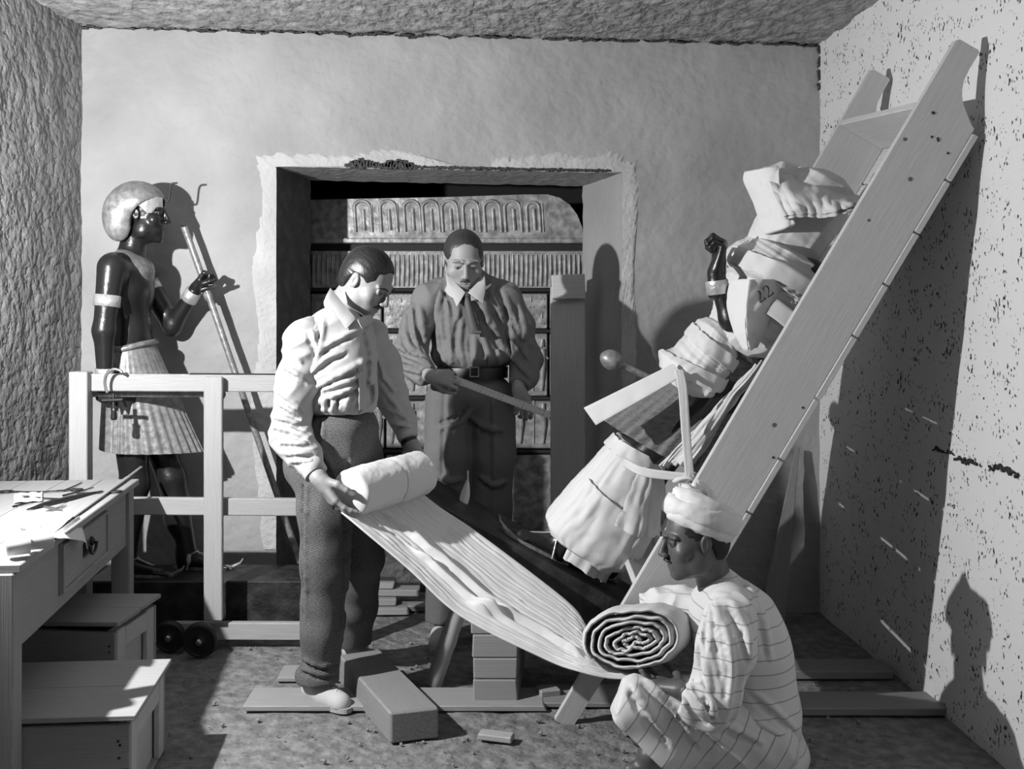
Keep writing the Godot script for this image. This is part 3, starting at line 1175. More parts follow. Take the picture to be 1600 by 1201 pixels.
# ------------------------------------------------------------------ barrier frame, table, crates
func barrier() -> void:
	var o := thing("wooden_frame", "pale wooden barrier frame of posts and rails before the statue", "frame", Vector3(-1.3, 0, -4.44))
	var d := 4.44
	var post := func(x0: float, x1: float, y0: float, y1: float, th: float, dd := 4.44) -> void:
		var b := MB.new()
		var a := P((x0 + x1) / 2, y0, dd)
		var c := P((x0 + x1) / 2, y1, dd)
		b.bar(Vector3(c.x, maxf(c.y, 0.0), -dd - th / 2), Vector3(a.x, a.y, -dd - th / 2), Vector3.RIGHT, (x1 - x0) * dd / F, th, 0.004, uvr())
		part(o, "post", b, M.deal)
	post.call(107, 136, 581, 1013, 0.07, 4.40)
	post.call(318, 347, 589, 970, 0.03, 4.40)
	post.call(508, 537, 589, 1013, 0.05, 4.40)
	var rail := func(x0: float, x1: float, y0: float, y1: float, tilt: float) -> void:
		var b := MB.new()
		var a := P(x0, (y0 + y1) / 2, d) + Vector3(0, 0, -0.02)
		var c := P(x1, (y0 + y1) / 2 + tilt, d) + Vector3(0, 0, -0.02)
		b.bar(a, c, Vector3.UP, (y1 - y0) * d / F, 0.035, 0.004, uvr())
		part(o, "rail", b, M.deal)
	rail.call(120, 540, 584, 611, 2.0)
	rail.call(120, 540, 777, 804, 3.0)
	rail.call(270, 540, 973, 1000, 1.0)
	for w in [[265, 985, 4.40, 0.068], [313, 993, 4.33, 0.075]]:
		var c := P(w[0], w[1], w[2])
		c.y = w[3]
		var b := MB.new()
		b.lathe(Transform3D(Basis(Vector3.RIGHT, PI / 2 + 0.1) * Basis(), c), [[0.0, -0.018], [w[3] * 0.86, -0.018], [w[3] * 0.86, -0.018], [w[3] * 0.97, -0.014], [w[3], -0.008], [w[3], 0.008], [w[3] * 0.97, 0.014], [w[3] * 0.86, 0.018], [w[3] * 0.86, 0.018], [w[3] * 0.8, 0.012], [w[3] * 0.35, 0.012], [w[3] * 0.3, 0.022], [0.0, 0.022]], 40)
		var wh := part(o, "wheel", b, M.wheel_black, "small black wheel")
		b = MB.new()
		b.lathe(Transform3D(Basis(Vector3.RIGHT, PI / 2 + 0.1), c), [[0.0, 0.020], [0.014, 0.020], [0.014, 0.020], [0.013, 0.032], [0.0, 0.034]], 14)
		part(wh, "hub", b, M.steel)
		b = MB.new()
		b.tube([c + Vector3(0, 0.0, -0.01), Vector3(c.x, c.y, -4.5)], [0.008], 8)
		part(o, "axle", b, M.iron)
	# thin black bar lying on the top rail
	var b := MB.new()
	b.bar(P(297, 584.5, 4.46), P(440, 585.5, 4.46), Vector3.UP, 0.010, 0.03, 0.002)
	solo("iron_bar", "thin black iron bar lying along the top rail", "bar", b, M.iron, P(297, 584, 4.46))
	# the clamp hung over the top rail, its dark wooden grip below
	var cl := thing("clamp", "small iron clamp with a black grip hooked over the top rail", "clamp", P(176, 600, 4.40))
	b = MB.new()
	var pts := []
	for k in 15:
		var a := lerpf(-0.45, 2.2, k / 14.0)
		pts.append(P(183, 602, 4.39) + Vector3(-0.052 * cos(a - 0.2), 0.070 * sin(a), 0))
	b.tube(pts, [0.0065], 7)
	part(cl, "jaw", b, M.steel, "bright curved iron jaw")
	b = MB.new()
	b.tube([P(160, 626, 4.37), P(192, 624, 4.37)], [0.008], 8)
	b.tube([P(177, 615, 4.38), P(178, 640, 4.37)], [0.007], 8)
	part(cl, "screw", b, M.iron)
	b = MB.new()
	b.lathe(Transform3D(Basis(), P(178, 646, 4.37)), [[0.0, -0.026], [0.012, -0.026], [0.014, -0.018], [0.012, 0.01], [0.014, 0.024], [0.0, 0.028]], 12)
	part(cl, "grip", b, M.leather)

func work_table() -> void:
	var top := 0.76
	var nr := Vector3(-1.268, top, -2.87)     # near right corner
	var fr := Vector3(-1.403, top, -4.30)     # far right corner
	var e := (fr - nr).normalized()
	var l := Vector3(e.z, 0, -e.x)            # towards the left wall
	var o := thing("work_table", "plain wooden work table with one drawer along the left wall", "table", (nr + fr) * 0.5 * Vector3(1, 0, 1) + l * 0.3)
	var wide := 0.60
	for k in 4:     # top boards
		var b := MB.new()
		var c := l * (wide * (k + 0.5) / 4.0) + Vector3(0, -0.0125, 0)
		b.bar(nr + c - e * 0.0, fr + c, l, wide / 4.0 - 0.002, 0.025, 0.003, uvr())
		part(o, "tabletop_board", b, M.table_wood)
	var apr := func(a: Vector3, c: Vector3, y0: float, y1: float) -> void:
		var b := MB.new()
		b.bar(Vector3(a.x, (y0 + y1) / 2, a.z), Vector3(c.x, (y0 + y1) / 2, c.z), Vector3.UP, y1 - y0, 0.022, 0.002, uvr())
		part(o, "apron", b, M.table_wood)
	var ins := 0.045
	var a0 := nr + e * 0.03 + l * ins
	var a1 := fr - e * 0.05 + l * ins
	# apron on the drawer side, in four pieces round the drawer opening
	var s0 := a0.lerp(a1, 0.31)
	var s1 := a0.lerp(a1, 0.73)
	apr.call(a0, s0, 0.50, 0.735)
	apr.call(s1, a1, 0.50, 0.735)
	apr.call(s0, s1, 0.50, 0.545)
	apr.call(s0, s1, 0.715, 0.735)
	apr.call(a0, a0 + l * (wide - ins * 2), 0.50, 0.735)
	apr.call(a1, a1 + l * (wide - ins * 2), 0.50, 0.735)
	apr.call(a0 + l * (wide - ins * 2), a1 + l * (wide - ins * 2), 0.50, 0.735)
	# drawer
	var b := MB.new()
	b.bar(s0.lerp(s1, 0.01) - l * 0.006 + Vector3(0, 0.630 - top, 0), s0.lerp(s1, 0.99) - l * 0.006 + Vector3(0, 0.630 - top, 0), Vector3.UP, 0.166, 0.03, 0.003, uvr())
	var dr := part(o, "drawer", b, M.table_wood)
	b = MB.new()
	for q in [[0.02, 0.98, 0.706, 0.0], [0.02, 0.98, 0.554, 0.0]]:
		b.bar(s0.lerp(s1, q[0]) - l * 0.024 + Vector3(0, q[2] - top, 0), s0.lerp(s1, q[1]) - l * 0.024 + Vector3(0, q[2] - top, 0), Vector3.UP, 0.012, 0.010, 0.003)
	for q in [0.02, 0.98]:
		b.bar(s0.lerp(s1, q) - l * 0.024 + Vector3(0, 0.55 - top, 0), s0.lerp(s1, q) - l * 0.024 + Vector3(0, 0.71 - top, 0), e, 0.012, 0.010, 0.003)
	part(dr, "beading", b, M.table_wood)
	b = MB.new()
	var hc := s0.lerp(s1, 0.52) - l * 0.026 + Vector3(0, 0.635 - top, 0)
	for s in [-1, 1]:
		b.lathe(Transform3D(Basis(e, Vector3.UP, e.cross(Vector3.UP)) * Basis(Vector3.RIGHT, PI / 2), hc + e * 0.04 * s + Vector3(0, 0.012, 0)), [[0.0, -0.004], [0.016, -0.004], [0.016, 0.004], [0.008, 0.010], [0.0, 0.011]], 14)
	var pts := []
	for k in 13:
		var a := PI * k / 12.0
		pts.append(hc - l * 0.016 + e * 0.042 * cos(a) + Vector3(0, 0.012 - 0.034 * sin(a), 0))
	b.tube(pts, [0.0055], 8)
	b.box(hc + l * 0.002, Vector3(0.004, 0.05, 0.11), Basis(-l, Vector3.UP, e), 0.002)
	part(dr, "handle", b, M.iron, "dark metal bail handle")
	# legs
	for q in [[a0, 0.0], [a1, 0.0], [a0, wide - ins * 2], [a1, wide - ins * 2]]:
		var c: Vector3 = q[0] + l * q[1]
		b = MB.new()
		b.box(Vector3(c.x, 0.3675, c.z) + l * 0.012, Vector3(0.075, 0.735, 0.075), Basis(-l, Vector3.UP, e), 0.004, uvr())
		part(o, "leg", b, M.table_wood)
	table_things(nr, fr, e, l, top)

func table_things(_nr: Vector3, _fr: Vector3, e: Vector3, l: Vector3, top: float) -> void:
	var T := func(px: float, py: float, up := 0.0) -> Vector3:     # a point on the table top (or up above it)
		var d := (EYE - top - up) * F / (py - 480.0)
		return P(px, py, d)
	# white cloth lying over the edge of the table
	var rows := []
	var q := noise(6.0, 201, 3)
	for i in 25:
		var row := PackedVector3Array()
		for j in 21:
			var u := i / 24.0
			var v := j / 20.0
			var p: Vector3 = T.call(lerpf(lerpf(20, 8, v), lerpf(125, 62, v), u), lerpf(lerpf(806, 800, u), lerpf(838, 854, u), v), 0.004)
			p.y += 0.004 + 0.006 * absf(q.get_noise_2d(u * 3.0, v * 3.0)) 
			row.append(p)
		rows.append(row)
	var b := MB.new()
	b.sheet(rows, 0.003)
	var cl := thing("cloth", "white cloth spread under the rolls with a corner hanging off the table", "cloth", T.call(60, 820))
	part(cl, "spread", b, M.paper)
	rows = []
	for i in 15:
		var row := PackedVector3Array()
		var v := i / 14.0
		for j in 9:
			var u := j / 8.0
			var a: Vector3 = T.call(lerpf(127, 82, u), lerpf(806, 838, u), 0.010)
			var fall := v * lerpf(0.11, 0.004, pow(u, 0.6)) 
			row.append(a - l * (0.012 + 0.012 * v + 0.008 * sin(u * 9.0) * v) + l * 0.02 * (1.0 - v) + Vector3(0, -fall, 0) - e * 0.01 * v)
		rows.append(row)
	b = MB.new()
	b.sheet(rows, 0.003)
	part(cl, "hanging_corner", b, M.paper)
	# rolls of paper
	var rolls := [[36, 62, 818, 0.020, "short white roll lying furthest back on the cloth"], [42, 83, 838, 0.029, "longest white roll with a grey end at the table edge"], [12, 46, 847, 0.028, "white roll nearest the front corner of the table"]]
	for r in rolls:
		var a: Vector3 = T.call(r[0], r[2] + 6, r[3] + 0.012)
		var c: Vector3 = T.call(r[1], r[2] + 2, r[3] + 0.012)
		b = MB.new()
		b.tube([a, a, c, c], [r[3], r[3], r[3], r[3]], 22, false)
		b.tube([a, a, c, c], [r[3] * 0.72, r[3] * 0.72, r[3] * 0.72, r[3] * 0.72], 16, true)
		var o := thing("paper_roll", r[4], "roll", a, "white rolls on the table")
		part(o, "wound_sheet", b, M.paper)
	# the flat stick over the corner
	b = MB.new()
	b.bar(T.call(113, 807, 0.007), T.call(200, 745, 0.010), l, 0.018, 0.007, 0.002)
	b.bar(T.call(200, 745, 0.010), T.call(221, 729, 0.012), l, 0.014, 0.006, 0.002)
	solo("flat_stick", "long thin stick lying along the table edge and past its corner", "stick", b, M.old_wood, T.call(165, 768))
	# tapering dark blade tool
	b = MB.new()
	b.tube([T.call(42, 796, 0.006), T.call(70, 788, 0.008), T.call(110, 778, 0.009), T.call(140, 771, 0.006), T.call(160, 767, 0.005)], [0.002, 0.010, 0.010, 0.006, 0.003], 8)
	solo("bone_folder", "dark tapering hand tool pointing at the front of the table", "tool", b, M.leather, T.call(100, 780))
	# scissors: two blades, two rings
	var scissor := func(c: Vector2, turn: float, s: float, words: String) -> void:
		var ctr: Vector3 = T.call(c.x, c.y, 0.006)
		var o := thing("scissors", words, "scissors", ctr, "scissors and forceps on the table")
		for k in [-1, 1]:
			var x := Vector3(cos(turn + 0.10 * k), 0, sin(turn + 0.10 * k))
			var y := Vector3(-x.z, 0, x.x)
			var m := MB.new()
			m.bar(ctr - x * 0.02, ctr + x * 0.09 * s, y, 0.009, 0.003, 0.001)
			m.tube([ctr - x * 0.02, ctr - x * 0.07 * s + y * 0.006 * k], [0.003], 6)
			var ring := []
			for j in 17:
				var a := TAU * j / 16.0
				ring.append(ctr - x * 0.092 * s + y * 0.014 * k + x * 0.022 * cos(a) + y * 0.013 * sin(a))
			m.tube(ring, [0.003], 6, false)
			part(o, "blade", m, M.iron)
	scissor.call(Vector2(80, 767), 2.75, 1.0, "open scissors lying at the back left of the table")
	scissor.call(Vector2(70, 778), 0.25, 0.9, "scissors with round finger rings beside the dark tool")
	scissor.call(Vector2(150, 769), 2.9, 0.8, "scissors under the long stick in the middle of the table")
	scissor.call(Vector2(38, 768), 0.1, 0.8, "scissors nearest the left wall at the back of the table")
	# tweezers, needles
	for w in [[[100, 766], [128, 753], "thin dark probe at the back of the table"], [[98, 774], [146, 761], "bent steel probe in the middle of the table"], [[20, 791], [60, 781], "dark pointed awl at the left edge of the table"]]:
		var m := MB.new()
		m.tube([T.call(w[0][0], w[0][1], 0.004), T.call(lerpf(w[0][0], w[1][0], 0.6), lerpf(w[0][1], w[1][1], 0.55), 0.006), T.call(w[1][0], w[1][1], 0.004)], [0.0035, 0.003, 0.002], 6)
		solo("probe", w[2], "tool", m, M.iron, T.call(w[0][0], w[0][1]))
	for w in [[[72, 799], [104, 789], "steel tweezers beside the white cloth"], [[66, 790], [98, 797], "small steel forceps crossing the tweezers"]]:
		var m := MB.new()
		for s in [-1, 1]:
			m.tube([T.call(w[0][0], w[0][1], 0.004), T.call((w[0][0] + w[1][0]) / 2.0, (w[0][1] + w[1][1]) / 2.0, 0.006) + l * 0.008 * s, T.call(w[1][0], w[1][1], 0.004)], [0.003, 0.003, 0.0015], 6)
		solo("tweezers", w[2], "tweezers", m, M.steel, T.call(w[0][0], w[0][1]))
	# a folded white paper at the back
	b = MB.new()
	rows = []
	for i in 9:
		var row := PackedVector3Array()
		for j in 7:
			var p: Vector3 = T.call(lerpf(22, 66, i / 8.0), lerpf(772, 786, j / 6.0) - 3.0 * i / 8.0, 0.004)
			p.y += 0.004 * absf(sin(i * 0.9))
			row.append(p)
		rows.append(row)
	b.sheet(rows, 0.002)
	solo("paper_sheet", "small white paper sheet under the scissors", "paper", b, M.paper, T.call(44, 780))

func crate(called_label: String, tr: Transform3D, sx: float, sz: float, h: float, lid_tilt: float, lid_over: float) -> void:
	# local axes: x to the right end, z towards the camera; origin at the floor, near right corner
	var o := thing("crate", called_label, "crate", tr.origin, "wooden crates under the table")
	var th := 0.02
	var put := func(called: String, ctr: Vector3, size: Vector3, m: Material, tilt := 0.0, bev := 0.003) -> MeshInstance3D:
		var b := MB.new()
		b.box(tr * ctr, size, tr.basis * Basis(Vector3(0, 0, 1), tilt), bev, uvr())
		return part(o, called, b, m)
	# front boards, two wide
	for k in 2:
		var hh := (h - 0.02) / 2.0
		put.call("front_board", Vector3(-sx / 2, 0.01 + hh * (k + 0.5), -th / 2), Vector3(sx, hh - 0.002, th), M.old_wood)
		put.call("back_board", Vector3(-sx / 2, 0.01 + hh * (k + 0.5), -sz + th / 2), Vector3(sx, hh - 0.002, th), M.old_wood)
	put.call("bottom", Vector3(-sx / 2, 0.006, -sz / 2), Vector3(sx - 0.01, 0.012, sz - 0.01), M.old_wood)
	put.call("end_panel", Vector3(-sx + th / 2, h / 2, -sz / 2), Vector3(th, h - 0.02, sz - 2 * th - 0.002), M.old_wood)
	put.call("end_panel", Vector3(-th / 2 - 0.022, h / 2, -sz / 2), Vector3(0.016, h - 0.02, sz - 2 * th - 0.002), M.tray_wood)
	put.call("batten", Vector3(-th / 2 + 0.001, h / 2, -sz + 0.035 + th), Vector3(th, h - 0.02, 0.06), M.tray_wood)
	put.call("batten", Vector3(-th / 2 + 0.001, h / 2, -th - 0.032), Vector3(th, h - 0.02, 0.06), M.tray_wood)
	put.call("batten", Vector3(-th / 2 + 0.001, h - 0.05, -sz / 2), Vector3(th, 0.07, sz - 0.172), M.tray_wood)
	# lid of two boards
	var lid_b := MB.new()
	var lb := tr.basis * Basis(Vector3(0, 0, 1), lid_tilt)
	for k in 2:
		var wz := (sz + lid_over * 2) / 2.0
		lid_b.box(tr * Vector3(-sx / 2 + lid_over, h + 0.010 + absf(sin(lid_tilt)) * sx / 2, lid_over - wz * (k + 0.5)), Vector3(sx + lid_over, 0.016, wz - 0.0015), lb, 0.002, uvr())
	part(o, "lid", lid_b, M.table_wood)
	for y in [0.06, 0.10, h * 0.62, h * 0.75, h - 0.06]:
		var nb := MB.new()
		nb.lathe(Transform3D(tr.basis * Basis(Vector3.RIGHT, PI / 2), tr * Vector3(-0.02 - rng.randf() * 0.015, y, 0.001)), [[0.0, -0.002], [0.004, -0.002], [0.004, 0.001], [0.0, 0.0015]], 8)
		part(o, "nail_head", nb, M.nail)

func crates() -> void:
	# near crate: right end runs from (-0.946, -2.83) to (-0.985, -3.29)
	var a := Vector3(-0.995, 0, -2.965)
	var c := Vector3(-1.030, 0, -3.42)
	var z := (a - c).normalized()
	crate("wooden crate in front, its lid half in light beside the table leg", Transform3D(Basis(Vector3(z.z, 0, -z.x), Vector3.UP, z), a), 0.50, a.distance_to(c), 0.285, 0.0, 0.012)
	a = Vector3(-1.285, 0, -3.67)
	c = Vector3(-1.245, 0, -4.02)
	z = (a - c).normalized()
	crate("shaded wooden crate behind, with a loose lid standing slightly open", Transform3D(Basis(Vector3(z.z, 0, -z.x), Vector3.UP, z), a), 0.42, a.distance_to(c), 0.325, 0.028, 0.010)

# ------------------------------------------------------------------ timber on the floor
func block(called: String, words: String, cat: String, c: Array, m: Material, group := "", bev := 0.004) -> Node3D:
	var b := MB.new()
	b.hexa(c, bev, uvr())
	var at: Vector3 = Vector3.ZERO
	for p in c:
		at += p / 8.0
	return solo(called, words, cat, b, m, at, group)

func floor_timber() -> void:
	# heavy squared beam at the feet of the man in white; end grain on its near end
	var near := Vector3(-0.205, 0.0, -3.50)
	var far := Vector3(-0.455, 0.0, -4.08)
	var ax := (near - far).normalized()
	var sd := Vector3(-ax.z, 0, ax.x)
	if sd.x < 0:
		sd = -sd
	var o := thing("timber_beam", "heavy squared timber beam lying by the white canvas shoe", "beam", (near + far) / 2)
	var b := MB.new()
	var c := []
	for i in 8:
		var p := far.lerp(near, 1.0 if i & 4 else 0.0)
		c.append(p + sd * (0.085 if i & 1 else -0.085) + Vector3(0, 0.108 if i & 2 else 0.002, 0) + ax * (0.02 if (i & 1 and i & 4) else 0.0))
	b.hexa(c, 0.006, uvr())
	part(o, "timber", b, M.plank_grey)
	b = MB.new()
	b.hexa([c[4] + ax * -0.001 + sd * 0.008 + Vector3(0, .006, 0), c[5] + ax * -0.001 - sd * 0.008 + Vector3(0, .006, 0), c[6] - ax * 0.001 + sd * 0.008 - Vector3(0, .006, 0), c[7] - ax * 0.001 - sd * 0.008 - Vector3(0, .006, 0), c[4] + ax * 0.004 + sd * 0.008 + Vector3(0, .006, 0), c[5] + ax * 0.004 - sd * 0.008 + Vector3(0, .006, 0), c[6] + ax * 0.004 + sd * 0.008 - Vector3(0, .006, 0), c[7] + ax * 0.004 - sd * 0.008 - Vector3(0, .006, 0)], 0.001)
	part(o, "sawn_end", b, M.end_grain, "dark sawn end grain")
	# plank under the block stack
	var plank := func(called: String, words: String, px0: float, px1: float, yb: float, yf: float, th: float, m: Material, group := "") -> void:
		var d0 := 2368.0 / (yb - 480.0)
		var d1 := 2368.0 / (yf - 480.0)
		var k := []
		for i in 8:
			var d := d1 if i & 4 else d0
			var x: float = ((px1 if i & 1 else px0) - 740.0) * d0 / F
			k.append(Vector3(x + rng.randf_range(-0.008, 0.008), th if i & 2 else 0.001, -d))
		block(called, words, "plank", k, m, group)
	plank.call("floor_plank", "long grey plank under the stack of timber blocks", 398, 848, 1082, 1112, 0.022, M.old_wood)
	plank.call("floor_plank", "short plank behind the beam, just left of the round prop", 445, 600, 1046, 1066, 0.02, M.old_wood)
	plank.call("floor_plank", "plank on the floor at the right, nearest the right wall", 1150, 1452, 1092, 1119, 0.03, M.plank_grey)
	plank.call("floor_plank", "shaded plank further back on the right of the seated man", 1130, 1374, 1042, 1062, 0.035, M.plank_grey)
	plank.call("floor_plank", "plank behind the foot of the tray and the offcut", 838, 1010, 1076, 1106, 0.02, M.plank_grey)
	plank.call("floor_plank", "thin plank against the statue's plinth under the frame", 372, 505, 985, 996, 0.045, M.deal)
	# stack of four sawn blocks
	var st := [[735, 808, 962, 991, "top block of the timber stack, widest and darkest"], [738, 809, 991, 1028, "second block from the top of the timber stack"], [739, 808, 1028, 1061, "third block of the timber stack, with a chipped face"], [740, 809, 1061, 1097, "bottom block of the timber stack, resting on the plank"]]
	for s in st:
		var d := 3.80
		var k := []
		for i in 8:
			var p := P(s[1] - 0.6 if i & 1 else s[0] + 0.6, s[2] + 0.25 if i & 2 else s[3] - 0.25, d)
			p.z = -d if i & 4 else -d - 0.42
			if not (i & 4):
				p.x += 0.05
			p.x += rng.randf_range(-0.004, 0.004)
			k.append(p)
		block("timber_block", s[4], "block", k, M.old_wood, "", 0.005)
	# round pole propping the plinth
	var o2 := thing("round_prop", "round peeled pole leaning beside the timber stack", "pole", P(677, 1068, 4.0))
	b = MB.new()
	var pa := P(677, 1068, 4.0)
	var pb := P(734, 902, 3.97)
	var pp := []
	var rr := []
	for k in 21:
		var u := k / 20.0
		pp.append(pa.lerp(pb, u))
		rr.append(0.034 - 0.003 * u + 0.004 * exp(-pow((u - 0.42) / 0.03, 2.0)))
	b.tube(pp, rr, 18)
	part(o2, "shaft", b, M.deal)
	# little offcuts
	var off := func(words: String, x0: float, x1: float, yt: float, yb: float, d: float, deep: float, turn: float, m: Material) -> void:
		var c2 := P((x0 + x1) / 2, yb, d)
		c2.y = 0.0
		var hh := (yb - yt) * d / F
		var bb := MB.new()
		bb.box(Vector3(c2.x, hh / 2 + 0.002, c2.z - deep / 2), Vector3((x1 - x0) * d / F, hh, deep), Basis(Vector3.UP, turn), 0.004, uvr())
		solo("wood_offcut", words, "offcut", bb, m, Vector3(c2.x, 0, c2.z - deep / 2))
	off.call("small pale wooden cube beside the timber stack", 841, 874, 1079, 1096, 3.84, 0.06, 0.3, M.table_wood)
	off.call("thin pale stick of wood at the front of the floor", 748, 803, 1151, 1161, 3.48, 0.05, -0.28, M.deal)
	off.call("little wood chip beside the heel of the tray", 762, 786, 1090, 1098, 3.95, 0.03, 0.5, M.old_wood)
	# pile of short boards at the threshold
	var pile := [[575, 640, 944, 955, 4.97, "lowest left board of the small pile at the doorway"], [622, 672, 934, 948, 5.02, "right board of the small pile at the doorway"], [574, 618, 934, 944, 5.0, "short board second from the bottom of the doorway pile"], [580, 655, 923, 933, 5.04, "long upper board of the doorway pile"], [574, 617, 913, 923, 5.05, "topmost short board of the doorway pile"]]
	var lev := 0.0
	for s in pile:
		var k := []
		var x0 := P(s[0], 0, s[4]).x
		var x1 := P(s[1], 0, s[4]).x
		var y0: float = [0.0, 0.0, 0.035, 0.07, 0.105][pile.find(s)]
		for i in 8:
			k.append(Vector3((x1 if i & 1 else x0) + rng.randf_range(-0.01, 0.01), y0 + (0.033 if i & 2 else 0.001), -s[4] + (0.05 if i & 4 else -0.06) + rng.randf_range(-0.01, 0.01)))
		block("short_board", s[5], "board", k, M.table_wood if pile.find(s) % 2 == 0 else M.old_wood, "boards piled at the doorway")
		lev += 0.03
	# crumbs
	b = MB.new()
	for k in 420:
		var x := rng.randf_range(-1.2, 1.6)
		var z := rng.randf_range(-4.7, -3.1)
		var s := 0.004 + 0.010 * pow(rng.randf(), 3.0)
		b.box(Vector3(x, s * 0.3, z), Vector3(s, s * 0.8, s * rng.randf_range(0.7, 1.6)), Basis(Vector3(rng.randf(), rng.randf(), rng.randf()).normalized(), rng.randf() * 3.0), s * 0.25)
	var g := solo("floor_grit", "loose grit and crumbs scattered over the earth floor", "grit", b, M.rubble, Vector3.ZERO)
	g.set_meta("kind", "stuff")
	# narrow boards leaning in the far right corner
	b = MB.new()
	var l0 := P(1196, 936, 4.80)
	l0.y = 0.0
	b.hexa([l0 + Vector3(-0.03, 0.004, -0.015), l0 + Vector3(0.09, 0.004, -0.015), P(1243, 700, 4.965), P(1249, 700, 4.965), l0 + Vector3(-0.03, 0.004, 0.01), l0 + Vector3(0.09, 0.004, 0.01), P(1243, 700, 4.945), P(1249, 700, 4.945)], 0.002, uvr())
	solo("leaning_lath", "narrow pointed board leaning in the far right corner", "board", b, M.old_wood, l0)

# ------------------------------------------------------------------ bodies: shared pieces
# bas: x to the figure's left, y up, z forward; scale 1 is a head 0.235 m high
func head_shape(s: Sdf, c: Vector3, bas: Basis, sc := 1.0, jaw := 1.0, nose := 1.0) -> void:
	var H := func(x: float, y: float, z: float) -> Vector3: return c + bas * (Vector3(x, y, z) * sc)
	s.ell(H.call(0, 0.038, -0.012), Vector3(0.076, 0.086, 0.097) * sc, bas, 0.02)
	s.ell(H.call(0, -0.028, 0.034), Vector3(0.060, 0.083, 0.060) * sc, bas, 0.03)
	s.ell(H.call(0, -0.070, 0.036), Vector3(0.048 * jaw, 0.036, 0.048) * sc, bas, 0.03)
	s.ell(H.call(0, -0.100, 0.070), Vector3(0.022 * jaw, 0.016, 0.017) * sc, bas, 0.02)
	for k in [-1.0, 1.0]:
		s.ell(H.call(0.043 * k, -0.022, 0.062), Vector3(0.024, 0.022, 0.022) * sc, bas, 0.022)
		s.ell(H.call(0.056 * k, -0.062, 0.010), Vector3(0.016, 0.034, 0.03) * sc, bas, 0.025)
		s.sub(H.call(0.031 * k, 0.006, 0.103), Vector3(0.018, 0.012, 0.016) * sc, bas, 0.012)
		s.cap(H.call(0.012 * k, 0.026, 0.094), H.call(0.048 * k, 0.026, 0.080), 0.008 * sc, 0.006 * sc, 0.012)
		s.ell(H.call(0.031 * k, 0.005, 0.0815), Vector3(0.0135, 0.0105, 0.0105) * sc, bas, 0.003)
		s.cap(H.call(0.020 * k, 0.0125, 0.0885), H.call(0.042 * k, 0.0115, 0.0840), 0.0050 * sc, 0.0045 * sc, 0.003)
		s.ell(H.call(0.0115 * k, -0.031, 0.101 + 0.004 * nose), Vector3(0.0085, 0.0075, 0.010) * sc, bas, 0.006)
		s.ell(H.call(0.077 * k, 0.002, -0.006), Vector3(0.008, 0.030, 0.018) * sc, bas * Basis(Vector3.RIGHT, -0.18), 0.005)
		s.sub(H.call(0.087 * k, 0.004, 0.0), Vector3(0.006, 0.018, 0.010) * sc, bas, 0.004)
	s.cap(H.call(0, 0.022, 0.092), H.call(0, -0.026, 0.103 + 0.011 * nose), 0.007 * sc, 0.0105 * sc, 0.010)
	s.cap(H.call(-0.019, -0.062, 0.084), H.call(0.019, -0.062, 0.084), 0.0055 * sc, 0.0055 * sc, 0.006)
	s.cap(H.call(0, -0.061, 0.090), H.call(0, -0.061, 0.0901), 0.006 * sc, 0.006 * sc, 0.008)
	s.cap(H.call(-0.015, -0.074, 0.084), H.call(0.015, -0.074, 0.084), 0.0065 * sc, 0.0065 * sc, 0.006)
	s.sub(H.call(0, -0.0675, 0.099), Vector3(0.022, 0.0016, 0.010) * sc, bas, 0.003)

